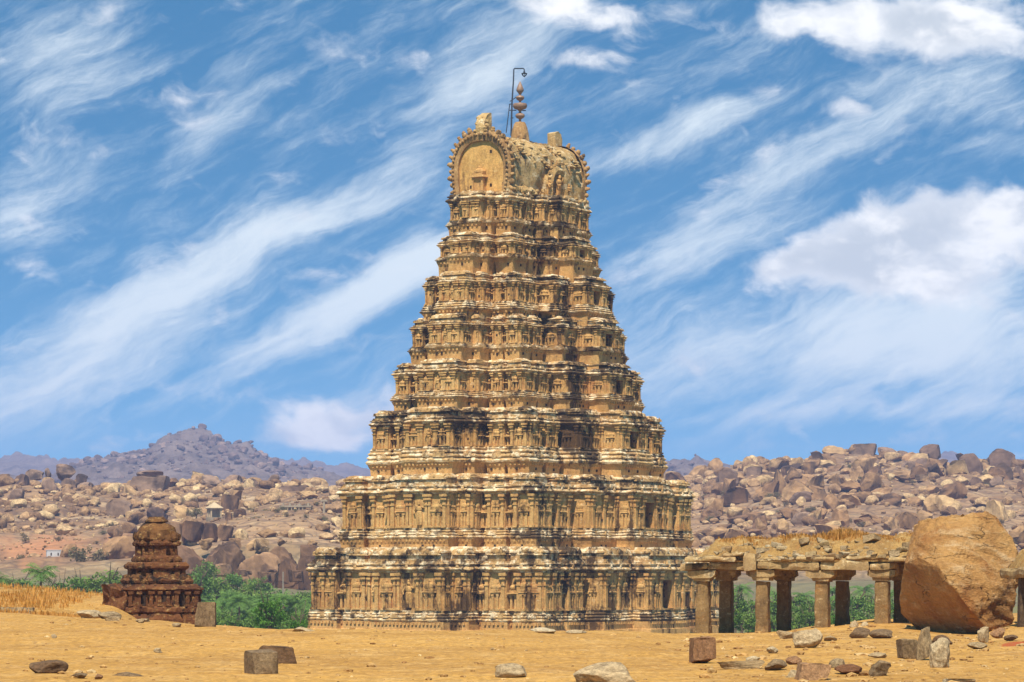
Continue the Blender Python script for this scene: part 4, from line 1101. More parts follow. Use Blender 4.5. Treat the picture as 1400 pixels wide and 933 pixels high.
# ------------------------------------------------------------------ ruined pillared hall on the right
def hall():
    Y = 110.; x, y, _ = P(962, 869, Y); be = R(-18)
    root = empty('pillared_hall', (x, y, 0), be, 'long ruined stone hall of squat pillars under a rubble covered roof', 'ruined hall')
    dx, dy = (math.cos(be), math.sin(be)); nx, ny = -math.sin(be), math.cos(be)
    sp = 2.117; D = 3.3; zc = 1.34; zl = 1.62
    rr = random.Random(3)
    def gzl(u, w):
        X = x+dx*u+nx*w; YY = y+dy*u+ny*w; return ground_at(700+X*F/YY, YY)
    for row, n in ((0, 4), (1, 4)):
        for k in range(n):
            u = k*sp; w = row*D; zg = gzl(u, w)-.3; a = .225*(1+.08*rr.random())
            m = MB(); 
            m.box(u-a*1.04, u+a*1.04, w-a*1.04, w+a*1.04, zg, zg+.55, .01, .01)
            v = []; N = 9
            for j in range(N+1):
                t = j/N; z = zg+.55+(zc-.12-zg-.55)*t; e = a*(1-.06*t)
                for (sx, sy) in ((-1, -.84), (-.84, -1), (.84, -1), (1, -.84), (1, .84), (.84, 1), (-.84, 1), (-1, .84)): v.append((u+e*sx, w+e*sy, z))
            f = [(j*8+q, j*8+(q+1) % 8, (j+1)*8+(q+1) % 8, (j+1)*8+q) for j in range(N) for q in range(8)]+[tuple(N*8+q for q in range(8))]
            m.add(v, f)
            p = m.build('pillar', M['pillar'], root, jit=(.03, 2.5), seed=k+row*9, recalc=True)
            c = MB(); L = .5 if row == 0 else .45
            c.box(u-.29, u+.29, w-.29, w+.29, zc-.1, zc+.02, -.03, -.03)
            vv = []; ff = []
            prof = [(-L, .1), (-L, .27), (L, .27), (L, .1), (L*.75, .02), (-L*.75, .02)]
            for e in (-.34, .34): vv += [(u+s, w+e, zc+h) for s, h in prof]
            ff = [tuple(range(6)), tuple(range(11, 5, -1))]+[(q, (q+1) % 6, 6+(q+1) % 6, 6+q) for q in range(6)]
            c.add(vv, ff); c.build('capital', M['lintel'], p, jit=(.045, 2.2), seed=k+5, recalc=True)
    def beam(u0, u1, w0, w1, z0, z1, name='lintel', mat='lintel', seed=0, parts=10, j=.06):
        m = MB(); N = max(2, int((u1-u0)/.22))
        m.loft([(u0, w0), (u1, w0), (u1, w1), (u0, w1)], [(z0, 0), (z0+(z1-z0)*.35, .02), (z0+(z1-z0)*.75, .01), (z1, -.03)], .22, True, True)
        return m.build(name, M[mat], root, jit=(j, 1.8), seed=seed, recalc=True)
    beam(-.7, .25, -.40, .40, 1.62, 1.84, seed=51)
    beam(.28, 1.55, -.36, .36, 1.62, 1.90, seed=1)
    beam(1.6, 2.0, -.55, .3, 1.60, 2.16, seed=2)
    beam(2.04, 4.2, -.40, .36, 1.62, 1.92, seed=3)
    beam(4.24, 5.95, -.46, .36, 1.60, 1.95, seed=4)
    beam(6.0, 6.85, -.40, .36, 1.62, 1.88, seed=5)
    beam(6.7, 8.2, -.75, .40, 1.89, 2.02, 'roof_slab', seed=6)
    for k in range(4): beam(k*2.117-.6, k*2.117+1.45, 2.95, 3.65, 1.62, 1.88, seed=7+k)
    for k in range(6): beam(-.5+k*1.45, -.5+k*1.45+1.40, .4, 4.1, 1.885+.01*(k % 2), 2.06, 'roof_slab', seed=15+k, j=.03)
    for (u0, u1, w0, z0, z1) in ((-.55, 1.3, -.6, 1.92, 2.08), (.9, 1.5, -.55, 2.09, 2.2), (2.1, 2.9, -.35, 1.95, 2.06), (3.4, 4.7, -.5, 1.96, 2.07), (5.2, 6.0, -.5, 1.97, 2.09)):
        beam(u0, u1, w0, w0+.8, z0, z1, 'roof_slab', seed=int(u0*10)+99)
    # earth and rubble fill on the roof
    us = np.arange(-.55, 8.6, .09); ws_ = np.arange(-.45, 4.3, .1)
    U_, W_ = np.meshgrid(us, ws_)
    left = np.clip((U_+.55)/.8, 0, 1); t = np.clip((W_+.45)/1.7, 0, 1); t = t*t*(3-2*t)
    back = np.clip((4.3-W_)/.5, 0, 1)
    p = np.stack([U_.ravel(), W_.ravel(), 0*U_.ravel()], 1)
    nz = (fbm(p*2.2, 5, 61, .6)*.12+fbm(p*.5, 2, 62)*.06).reshape(U_.shape)
    Z = 1.93+(.74*t+nz*np.clip(t*2+.3, 0, 1))*(.15+.85*left)*(.4+.6*back)+.012*U_
    v = np.stack([U_.ravel(), W_.ravel(), Z.ravel()], 1); n = len(us); mm = len(ws_)
    a = (np.arange(mm-1)[:, None]*n+np.arange(n-1)[None]).ravel(); f = np.stack([a, a+1, a+n+1, a+n], 1)
    # skirt down to the slabs so the fill is solid
    rim = [j for j in range(n)]; v2 = v.copy(); v2[:, 2] = 1.9
    f = f.tolist(); N0 = len(v)
    ring = [j for j in range(n)]+[r*n+n-1 for r in range(1, mm)]+[(mm-1)*n+j for j in range(n-2, -1, -1)]+[r*n for r in range(mm-2, 0, -1)]
    V = np.concatenate([v, v2[ring]])
    for q in range(len(ring)): f.append([ring[q], ring[(q+1) % len(ring)], N0+(q+1) % len(ring), N0+q])
    fill = link('roof_fill', mesh_from('roof_fill', V, f, M['fill'], 180), root)
    def ztop(u, w):
        i = int(np.clip((u+.55)/.09, 0, n-1)); j = int(np.clip((w+.45)/.1, 0, mm-1)); return float(Z[j, i])
    # loose stones on the roof: each a thing
    protos = [rock_mesh('roof_stone', 300+k, M['palestone' if k % 3 else 'lintelrock'], sub=3, blocky=.6, cuts=7, rough=.05) for k in range(6)]
    big = [(.8, -.1, .5), (1.3, -.15, .35), (3.5, .55, .45), (4.2, .45, .4), (5.8, .75, .5), (2.5, .6, .4), (7.0, .35, .5), (5.0, .1, .42)]
    for k in range(150):
        if k < len(big): u, w, s = big[k]
        else:
            u = rr.uniform(-.4, 7.8); w = rr.choice([rr.uniform(-.45, .05), rr.uniform(-.45, .9)]); s = rr.choice([rr.uniform(.1, .22), rr.uniform(.15, .42)])
        X = x+dx*u+nx*w; YY = y+dy*u+ny*w
        zz = max(ztop(u, w), 2.05 if w > .3 else 1.95)
        o = link('loose_stone', protos[k % 6]); o.location = (X, YY, zz-.03); o.scale = (s, s*rr.uniform(.6, 1), s*rr.uniform(.35, .6)); o.rotation_euler = (rr.uniform(-.2, .2), rr.uniform(-.2, .2), rr.uniform(0, 6.28))
        if k == 0: l = 'biggest pale stone near the left end of the hall roof'
        elif k == 4: l = 'wide stone lying high on the hall roof near the giant boulder'
        elif k < len(big): l = 'large loose stone among smaller rubble on the hall roof'
        else: l = 'small loose stone in the rubble along the hall roof edge'
        tag(o, l, 'loose stone', 'rubble stones on the hall roof')
    # dry grass on the roof
    return root, (x, y, be, ztop)
M['lintelrock'] = rockmat('roof_rubble', (.5, .37, .2), (.38, .26, .12), (.26, .15, .06), (.07, .045, .025), 4., bdist=.04)
M['fill'] = plaster('roof_fill', (.46, .27, .085), (.34, .19, .06), (.34, .15, .04), (.58, .42, .2), (.12, .065, .025), .3, .35, streak=False, scale=5., use_stain=False, bstr=1., bdist=.08)
HALL, (hx, hy, hbe, hz) = hall()

def grass_obj(name, pts, hmin, hmax, mat, seed, label=None, wid=.035):
    r = np.random.default_rng(seed); V = []; Fc = []; T = []; n = 0
    for (X, Y, z, hs) in pts:
        tone = r.random()
        for b in range(r.integers(4, 8)):
            a = r.uniform(0, 6.28); h = hs*r.uniform(hmin, hmax)*.8; l = h*r.uniform(.1, .55)
            bx, by = X+r.normal()*.06, Y+r.normal()*.06; dxx, dyy = math.cos(a), math.sin(a); w = wid*r.uniform(.5, 1.3)
            px, py = -dyy*w, dxx*w
            V += [(bx-px, by-py, z-.03), (bx+px, by+py, z-.03), (bx+dxx*l*.4+px*.7, by+dyy*l*.4+py*.7, z+h*.6), (bx+dxx*l*.4-px*.7, by+dyy*l*.4-py*.7, z+h*.6), (bx+dxx*l, by+dyy*l, z+h)]
            Fc += [(n, n+1, n+2, n+3), (n+3, n+2, n+4)]; n += 5; T += [tone]*5
    o = link(name, mesh_from(name, V, Fc, M[mat], None, {'tone': T})); o['kind'] = 'stuff'; return o
r = np.random.default_rng(5); pts = []
for k in range(1900):
    px = r.uniform(-40, 172); Y = 126+40*r.random()**1.4
    if px > 110 and Y < 128: continue
    X = (px-700)/F*Y; cl = vnoise(np.array([[X*.35, Y*.12, 0]]), 3)[0]
    if cl < .25 and r.random() < .95: continue
    pts.append((X, Y, ground_at(px, Y), .10+.55*max(0, cl)*r.uniform(.3, 1.2)))
for k in range(500):
    px = r.uniform(-30, 150); Y = r.uniform(117, 126); X = (px-700)/F*Y; pts.append((X, Y, ground_at(px, Y), .22))
grass_obj('dry_grass', pts, .4, 1.3, 'grass', 6, wid=.02)
pts = []
for k in range(2600):
    u = r.uniform(.2, 8.5); w = r.uniform(.9, 4.1)
    cl = vnoise(np.array([[u*.8+3, w*.7, 0]]), 13)[0]
    hgt = .03+.07*max(0, cl+.1)+(.34*math.exp(-((u-4.4)/.7)**2)+.2*math.exp(-((u-2.8)/.6)**2)+.16*math.exp(-((u-1.2)/.8)**2))
    if r.random() < .8 and cl < 0 and hgt < .2: continue
    pts.append((hx+math.cos(hbe)*u-math.sin(hbe)*w, hy+math.sin(hbe)*u+math.cos(hbe)*w, hz(u, w), hgt))
grass_obj('roof_grass', pts, .5, 1.2, 'roofgrass', 8, wid=.02)

# ------------------------------------------------------------------ giant boulder
def giant():
    pts = [(1234, 788, 101.9), (1236, 770, 101.4), (1246, 746, 101.9), (1259, 712, 102.4), (1285, 706, 102.0), (1316, 703, 102.2), (1347, 700, 102.3), (1364, 710, 102.3), (1380, 734, 102.1), (1390, 752, 101.8), (1394, 800, 101.3), (1386, 850, 100.9), (1366, 868, 100.6),
           (1335, 874, 101.5), (1290, 871, 103.0), (1252, 859, 103.6), (1232, 838, 103.2), (1231, 812, 102.5),
           (1256, 762, 100.6), (1284, 776, 99.6), (1301, 800, 99.3), (1328, 836, 99.4), (1347, 857, 99.9), (1330, 760, 100.5), (1368, 800, 100.25),
           (1250, 720, 105), (1350, 708, 105.5), (1385, 790, 105.5), (1240, 800, 105), (1300, 880, 104), (1370, 880, 103.5), (1310, 890, 101.8)]
    b = bmesh.new()
    for (px, py, Y) in pts: b.verts.new(P(px, py, Y))
    bmesh.ops.convex_hull(b, input=b.verts)
    loose = [v for v in b.verts if not v.link_faces]
    bmesh.ops.delete(b, geom=loose, context='VERTS')
    for k in range(5):
        es = [e for e in b.edges if e.calc_length() > .11]
        if es: bmesh.ops.subdivide_edges(b, edges=es, cuts=1, use_grid_fill=True); bmesh.ops.triangulate(b, faces=[f for f in b.faces if len(f.verts) > 3])
        if k == 2:
            for _ in range(0): pass
    for _ in range(1): bmesh.ops.smooth_vert(b, verts=b.verts, factor=.5, use_axis_x=True, use_axis_y=True, use_axis_z=True)
    v = np.array([q.co[:] for q in b.verts]); b.normal_update(); nn = np.array([q.normal[:] for q in b.verts])
    # the lit upper right face is rough and stepped, the undercut left face smooth
    c = v.mean(0); lit = np.clip((nn[:, 2]+nn[:, 0]*.6+.15)*2.5, .25, 1)
    st = np.stack([(v[:, 0]*.8-v[:, 2]*.6)*.55, v[:, 1], (v[:, 0]*.6+v[:, 2]*.8)*2.2], 1)+fbm(v*.7, 2, 9)[:, None]*.5
    v = v+nn*((fbm(st*1.5, 6, 15, .62)*.085+fbm(v*.5, 2, 4)*.1)*lit)[:, None]
    for q, p in zip(b.verts, v): q.co = p
    base = Vector(P(1310, 872, 101.5))
    bmesh.ops.translate(b, verts=b.verts, vec=-base)
    me = bpy.data.meshes.new('giant_boulder'); b.to_mesh(me); b.free(); me.materials.append(M['boulder'])
    me.polygons.foreach_set('use_smooth', [True]*len(me.polygons)); me.set_sharp_from_angle(angle=R(55))
    o = link('giant_boulder', me); o.location = base
    tag(o, 'giant orange tan boulder with an undercut left face, between the two stone halls', 'boulder')
giant()

# ------------------------------------------------------------------ second hall, at the right edge of the photo
M['shadestone'] = rockmat('shade_stone', (.16, .11, .065), (.11, .072, .04), (.075, .045, .025), (.03, .02, .013), 4., bdist=.04)  # dark tones put the shade of the hall opening into the stone
def hall2():
    Y = 97.; x, y, _ = P(1420, 862, Y); k = Y/F; z = lambda py: EYE+(HOR-py)*k
    root = empty('slab_roofed_hall', (x, y, 0), R(6), 'low stone hall with thin projecting roof slab at the right photo edge', 'ruined hall')
    rr = random.Random(6)
    for (u, w, a) in ((.15, .9, .24), (.55, -.1, .22), (2.2, -.1, .25), (2.2, 1.6, .25), (.5, 1.7, .24), (4.0, -.1, .25)):
        m = MB(); m.loft([(u-a, w-a), (u+a, w-a), (u+a, w+a), (u-a, w+a)], [(z(875), .04), (z(840), .02), (z(815), 0), (z(800), .0)], .2)
        p = m.build('pillar', M['pillar'], root, jit=(.03, 2.5), seed=int(u*7), recalc=True)
        m = MB(); m.loft([(u-.5, w-.32), (u+.5, w-.32), (u+.5, w+.32), (u-.5, w+.32)], [(z(800), -.12), (z(796), 0), (z(791.5), .02), (z(790.5), 0)], .2, True, True)
        m.build('capital', M['lintel'], p, jit=(.03, 2.2), recalc=True)
    for q in range(3):
        m = MB(); u0 = -.55+q*1.8
        m.loft([(u0, -.6), (u0+1.75, -.6), (u0+1.75, 2.4), (u0, 2.4)], [(z(790), 0), (z(786), .03), (z(780), .03), (z(777), -.02)], .25, True, True)
        m.build('roof_slab', M['lintel'], root, jit=(.05, 1.7), seed=q, recalc=True)
    m = MB(); m.loft([(-.52, .2), (4.5, .2), (4.5, .5), (-.52, .5)], [(z(885), 0), (z(790.5), 0)], .4); m.build('wall', M['shadestone'], root, jit=(.04, 1.5), recalc=True)  # added panel, coloured dark to stand for the shaded hall interior
    m = MB()
    us = np.linspace(-.35, 5, 50); ws_ = np.linspace(-.5, 2.3, 24); U_, W_ = np.meshgrid(us, ws_)
    t = np.clip((W_+.5)/1.2, 0, 1)*np.clip((U_+.35)/.5, 0, 1); p = np.stack([U_.ravel(), W_.ravel(), 0*U_.ravel()], 1)
    Z = z(777.5)+t*(.62+fbm(p*1.3, 4, 3).reshape(U_.shape)*.18)
    n = len(us); mm = len(ws_); a = (np.arange(mm-1)[:, None]*n+np.arange(n-1)[None]).ravel()
    link('roof_fill', mesh_from('roof_fill', np.stack([U_.ravel(), W_.ravel(), Z.ravel()], 1), np.stack([a, a+1, a+n+1, a+n], 1).tolist(), M['fill'], 180), root)
hall2()

# low dark stone wall in front of the dry grass
lw = MB(); rr = random.Random(2)
for k in range(22):
    px = -40+k*4.; X, Y, z = P(px, 838, 119.5+rr.uniform(-.1, .1)); w = rr.uniform(.09, .16)
    for j in range(2):
        lw.box(X-w/2+rr.uniform(-.02, .02), X+w/2, Y-.25, Y+.25, z-.1+j*.15, z+.05+j*.13+rr.uniform(0, .04), .01, .02)
tag(lw.build('low_wall', M['fgstone'], None, jit=(.02, 3.), recalc=True), 'low dark rubble wall in front of the orange dry grass at far left', 'wall')
# ------------------------------------------------------------------ boulders of the hills
def hillY(px, py, y0=600., y1=1260.):
    Ys = np.arange(y0, y1, 2.); z = gz(px, Ys, False); pr = HOR-(z-EYE)/Ys*F
    k = np.argmax(pr <= py)
    return float(Ys[k]) if (pr <= py).any() else float(Ys[np.argmin(pr)])
BM = {}
for q in range(8): BM['hillrock', q] = rock_mesh('boulder', 500+q, M['hillrock'], sub=4, cuts=10+q % 4, blocky=[0, .4, .7, .2][q % 4], rough=.085, sc=2.4, depth=(.38, .78), ang=24)
for q in range(8): BM['darkrock', q] = rock_mesh('boulder', 540+q, M['darkrock'], sub=4, cuts=8+q % 4, blocky=[.2, .4, .65, .2][q % 4], rough=.09, sc=2., depth=(.5, .88), ang=32)
for q in range(3): BM['rustrock', q] = rock_mesh('boulder', 520+q, M['rustrock'], sub=4, cuts=8, blocky=.6, rough=.05, depth=(.55, .9), ang=32)
def hb(px0, px1, pt, pb, label, kind='hillrock', q=None, Y=None, group=None, dep=.9, rz=None, cat='boulder', name='boulder'):
    q = (abs(hash((px0, pb))) % (3 if kind == 'rustrock' else 8)) if q is None else q
    Y = Y or hillY((px0+px1)/2, pb)
    return place_rock(BM[kind, q % (3 if kind == 'rustrock' else 8)], name, px0, px1, pt, pb, Y, label, cat, group, 0. if rz is None else rz, dep, .12)
G1 = 'tumbled boulder stacks on the left skyline'
feat = [
 (17, 40, 648, 680, 'tall upright brown boulder at the left of the skyline stack', 1), (34, 60, 642, 658, 'wide dark slab boulder lying across the top of the left stack', 2), (61, 70, 640, 653, 'small round boulder perched right of the wide dark slab', 0),
 (76, 104, 634, 656, 'highest dark boulder of the left skyline stacks', 3), (82, 106, 654, 679, 'squat boulder carrying the highest dark boulder', 2), (103, 120, 648, 661, 'square boulder at the right shoulder of the left stacks', 2),
 (104, 128, 659, 676, 'broad boulder at the right foot of the left stacks', 1), (57, 82, 654, 682, 'big rounded boulder in the middle of the left stacks', 0), (0, 20, 657, 679, 'boulder at the far left edge of the skyline', 3), (10, 33, 668, 688, 'dark low boulder under the far left edge boulder', 4), (71, 92, 671, 688, 'pale rounded boulder in front of the left stacks', 5),
 (176, 234, 651, 674, 'wide flat topped boulder block on the skyline behind the brick shrine', 6), (186, 224, 643, 654, 'thin cap stone lying on the wide flat topped boulder', 7), (168, 198, 662, 685, 'tan boulder leaning below the wide flat topped block', 1), (138, 168, 660, 677, 'reddish boulder left of the wide flat topped block', 4),
 (144, 181, 683, 708, 'square cut cliff block up the slope left of the brick shrine', 2), (195, 256, 673, 685, 'long pale rock slab below the wide flat topped block', 5), (200, 229, 693, 712, 'cone shaped boulder just above the brick shrine dome', 0), (174, 199, 700, 714, 'pale angular rock left of the cone shaped boulder', 5),
 (275, 301, 649, 669, 'brown boulder at left end of the ridge right of the flat topped block', 3), (305, 332, 649, 675, 'tall brown boulder pair on the middle ridge', 1), (332, 359, 655, 671, 'rounded brown boulder right of the tall pair on the ridge', 0), (365, 382, 649, 665, 'pointed boulder at the ridge left of the tower', 4), (378, 424, 664, 683, 'long dark boulder like a loaf under the ridge left of the tower', 6),
 (135, 187, 732, 766, 'pale smooth rock dome left of the brick shrine', 5), (333, 369, 736, 757, 'pale rounded rock above the palm grove cliff', 5)]
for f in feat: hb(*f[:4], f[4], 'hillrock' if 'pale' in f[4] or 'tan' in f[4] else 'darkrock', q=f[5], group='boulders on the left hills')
for f in [(303, 328, 676, 704, 'rust coloured square block behind the pyramid roofed pavilion', 0), (307, 318, 700, 713, 'small pointed rust stone right of the pavilion', 1), (319, 337, 696, 710, 'rust stone right of the small pointed one', 2),
          (215, 256, 711, 741, 'rust red boulder just right of the brick shrine dome', 1), (250, 279, 712, 738, 'left of the three rust red cubes on the cliff', 0), (276, 298, 715, 739, 'middle of the three rust red cubes on the cliff', 2), (298, 320, 718, 738, 'right of the three rust red cubes on the cliff', 0)]:
    hb(*f[:4], f[4], 'rustrock', f[5], group='boulders on the left hills', Y=655 if f[0] in (215, 250, 276, 298) else None, dep=.8)
CL = [rock_mesh('cliff', 570+q, M['rustrock'], sub=5, cuts=9, blocky=.3, rough=.17, depth=(.6, .92), sc=1.9, ang=35) for q in range(4)]
for k, f in enumerate([(222, 284, 744, 822, 'dark rust cliff face right of the brick shrine'), (266, 340, 740, 826, 'rust cliff face under the three red cubes'), (322, 384, 755, 826, 'brown cliff face above the middle of the palm grove'), (362, 424, 747, 828, 'broad dark cliff face above the palm grove'), (404, 466, 744, 826, 'cliff face beside the left edge of the tower')]):
    place_rock(CL[k % 4], 'cliff', *f[:4], 612+6*(k % 2), f[4], 'cliff', None, 0., .4, .12)
r_ = random.Random(44)
for k in range(18):
    x0 = 232+12.3*k+r_.uniform(-4, 4); wd = r_.uniform(12, 27); tp = r_.uniform(768, 786); up = k % 3 == 0
    o = hb(x0, x0+wd, (738 if up else tp)+r_.uniform(-3, 6), ((738 if up else tp)+wd*.62), ('tan boulder on the edge of the cliff above the palm grove' if up else 'reddish boulder broken from the cliff behind the palm grove'), 'hillrock' if up else 'rustrock', k, 628 if up else 602+r_.uniform(0, 6), 'boulders on the cliff edge above the grove' if up else 'broken boulders at the cliff foot', rz=r_.uniform(0, .5))
for f in [(1309, 1346, 620, 656, 'tall dome shaped grey boulder on the right skyline', 0), (1346, 1389, 614, 647, 'largest flat topped boulder on the right skyline', 2), (1257, 1288, 607, 633, 'boulder stack like a head on the right skyline, highest of all', 1), (1248, 1274, 627, 652, 'grey boulder below the head-like stack', 0), (1229, 1251, 631, 652, 'sloping boulder left below the head-like stack', 4), (1227, 1244, 616, 629, 'round dark boulder between the head-like stack and the long crest', 3),
          (1384, 1404, 637, 663, 'boulder at the right photo edge on the slope', 5), (1161, 1198, 607, 627, 'boulder heap at the highest point of the long right crest', 6), (1200, 1226, 611, 626, 'dark boulder right of the heap on the long crest', 3), (1324, 1343, 652, 670, 'boulder under the tall dome shaped one', 2), (1353, 1374, 652, 674, 'boulder under the largest flat topped one', 1), (1279, 1323, 660, 685, 'smooth tan ramp of rock on the right slope', 5),
          (979, 1009, 640, 666, 'grey cliff block at the left end of the right hill', 2), (1019, 1042, 638, 655, 'wide grey block near the left end of the right crest', 6), (1076, 1100, 625, 651, 'pale tilted slab below the right crest', 5), (1097, 1122, 626, 653, 'dark shaded boulder next to the pale tilted slab', 3), (1058, 1083, 640, 679, 'tall standing slab on the right slope', 1), (1078, 1109, 672, 694, 'big shadowed boulder in the middle of the right slope', 4), (1037, 1063, 679, 692, 'pale long boulder on the lower right slope', 5), (1039, 1055, 657, 679, 'upright boulder left of the tall standing slab', 2),
          (1080, 1108, 700, 722, 'reddish boulder pair above the hall roof', 4), (1108, 1131, 695, 717, 'brown block above the hall roof grass', 3), (1062, 1079, 709, 730, 'pointed tan boulder above the left part of the hall roof', 0), (1032, 1050, 707, 726, 'round brown boulder above the left part of the hall roof', 1)]:
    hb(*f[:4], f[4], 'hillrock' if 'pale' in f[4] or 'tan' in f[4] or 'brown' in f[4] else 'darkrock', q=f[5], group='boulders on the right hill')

def scatter():
    r = np.random.default_rng(33); cand = []
    def add(n, x0, x1, y0, y1, smin, smax, pw, zone):
        for _ in range(n):
            px = r.uniform(x0, x1); Y = y0+(y1-y0)*r.random()
            s = smin*(smax/smin)**(r.random()**pw); cand.append((s, px, Y, zone))
    add(2300, 900, 1440, 640, 1260, 4, 40, 2.3, 'R'); add(360, 930, 1430, 1130, 1255, 6, 17, 1.3, 'Rc')
    add(2900, -40, 520, 655, 1030, 3.5, 26, 2.9, 'L'); add(260, -40, 520, 930, 1030, 5, 14, 1.3, 'Lc')
    add(900, 80, 440, 2500, 3060, 2.5, 15, 1.8, 'B'); add(160, 900, 1030, 2600, 3060, 3, 10, 1.5, 'B')
    cand.sort(key=lambda c: -c[0])
    ind = []; rest = []
    for c in cand:
        # red earth slope, pavilion terrace and path stay open
        if c[3] == 'L' and c[1] < 150 and 665 < c[2] < 760 and c[0] > 5: continue
        if c[3] == 'L' and 262 < c[1] < 440 and 660 < c[2] < 800 and c[0] > 9: continue
        (ind if len(ind) < 238 and c[3] != 'B' else rest).append(c)
    tones = {0: 'rounded', 1: 'angular', 2: 'blocky', 3: 'weathered', 4: 'rounded', 5: 'pale', 6: 'blocky', 7: 'angular'}
    for k, (s, px, Y, zone) in enumerate(ind):
        z = ground_at(px, Y); q = int(r.integers(0, 8)); w = s/F*Y
        o = link('boulder', BM['hillrock', q]); h = w*r.choice([r.uniform(.35, .6), r.uniform(.55, 1.1)])
        o.location = ((px-700)/F*Y, Y, z-h*.18); o.scale = (w, w*r.uniform(.8, 1.1), h); o.rotation_euler = (r.uniform(-.25, .25), r.uniform(-.25, .25), r.uniform(0, 6.28))
        side = 'right of the tower, above the pillared hall' if zone[0] == 'R' else 'left of the tower, above the grove'
        where = ('on the skyline crest' if zone.endswith('c') else ('low on the slope' if Y < 820 else 'high on the slope'))
        tag(o, f'tan boulder {where} {side}', 'boulder', f'boulders {where} {side}')
    for zone, nm in (('R', 'boulder_field'), ('L', 'boulder_field'), ('B', 'boulder_field')):
        V = []; Fa = []; T = []; n = 0
        geo = {s: [rock_geo(700+q+s*10, s, 7, blocky=[0, .4, .2][q % 3], rough=.08) for q in range(5)] for s in (2, 3)}
        for (s, px, Y, zn) in rest:
            if zn[0] != zone: continue
            v, f = geo[3 if s > 8 else 2][int(r.integers(0, 5))]; w = s/F*Y; h = w*r.uniform(.5, .95)
            a = r.uniform(0, 6.28); c, d = math.cos(a), math.sin(a)
            q = v*np.array([w, w*r.uniform(.75, 1.1), h]); q = np.stack([q[:, 0]*c-q[:, 1]*d, q[:, 0]*d+q[:, 1]*c, q[:, 2]], 1)
            q = q+np.array([(px-700)/F*Y, Y, ground_at(px, Y)-h*.2])
            V.append(q); Fa.append(np.array(f)+n); n += len(q); T.append(np.full(len(q), r.random()))
        o = link(nm, mesh_from(nm, np.concatenate(V), np.concatenate(Fa).tolist(), M['hillrock_small'] if zone != 'B' else M['farrock'], 35, {'tone': np.concatenate(T)})); o['kind'] = 'stuff'
M['farrock'] = rockmat('far_granite', (.30, .2, .15), (.18, .115, .09), (.11, .07, .055), (.05, .034, .028), .2, attr=True)
scatter()

# ------------------------------------------------------------------ trees, palms, shrubs
def crown_mesh(name, seed, mat, clumps=46, per=34, leaf=.085, flat=.8, shell=.62, spread=.24):
    r = np.random.default_rng(seed); V = []; Fc = []; T = []; n = 0
    for c in range(clumps):
        d = r.normal(size=3); d /= np.linalg.norm(d); d[2] = d[2]*.95+.08
        rad = (shell+(1-shell)*r.random())*r.uniform(.6, 1.08); cc = d*rad*np.array([1, 1, flat]); tone = r.random()
        cs = spread*r.uniform(.6, 1.25)
        for k in range(per):
            p = cc+r.normal(size=3)*cs*np.array([.6, .6, .42]); nn = r.normal(size=3)+np.array([0, 0, .9]); nn /= np.linalg.norm(nn)
            u = np.cross(nn, r.normal(size=3)); u /= np.linalg.norm(u); w = np.cross(nn, u); s = leaf*r.uniform(.6, 1.3)
            V += [p-u*s, p+w*s*.55, p+u*s, p-w*s*.55]; Fc.append((n, n+1, n+2, n+3)); n += 4; T += [tone]*4
    return mesh_from(name, V, Fc, M[mat], None, {'tone': T})
def trunk_mesh(name, seed, limbs=6):
    r = random.Random(seed); m = MB(); m.tube([(0, 0, -1.3), (.03, .02, -.6), (0, .05, -.1)], [.1, .075, .06])
    for k in range(limbs):
        a = 6.28*k/limbs+r.random(); e = r.uniform(.5, .85)
        m.tube([(0, .03, -.35+.08*(k % 3)), (math.cos(a)*e*.45, math.sin(a)*e*.45, r.uniform(-.1, .2)), (math.cos(a)*e, math.sin(a)*e, r.uniform(.05, .55))], [.045, .03, .012], 5)
    return mesh_from(name, m.v, m.f, M['trunk'])
CR = {'leaf': [crown_mesh('crown', 10+k, 'leaf') for k in range(3)], 'brightleaf': [crown_mesh('crown', 20, 'brightleaf', 60, 40, .07)], 'dryleaf': [crown_mesh('crown', 30+k, 'dryleaf', 30, 22, .09, .7, .45) for k in range(2)]}
TK = [trunk_mesh('trunk', k) for k in range(2)]
def tree(px, ptop, wpx, Y, label, kind='leaf', q=0, cat='tree', group=None, name='leafy_tree', ratio=.8):
    rad = wpx/2/F*Y; X, _, zt = P(px, ptop, Y); zg = ground_at(px, Y); cz = zt-rad*ratio
    root = empty(name, (X, Y, zg), random.uniform(0, 6.28), label, cat, group)
    c = link('crown', CR[kind][q % len(CR[kind])], root); c.location = (0, 0, cz-zg); c.scale = (rad, rad, rad*ratio/.8)
    t = link('trunk', TK[q % 2], root); t.location = (0, 0, cz-zg); t.scale = (rad, rad, max(rad*ratio, (cz-zg)/1.25))
    return root
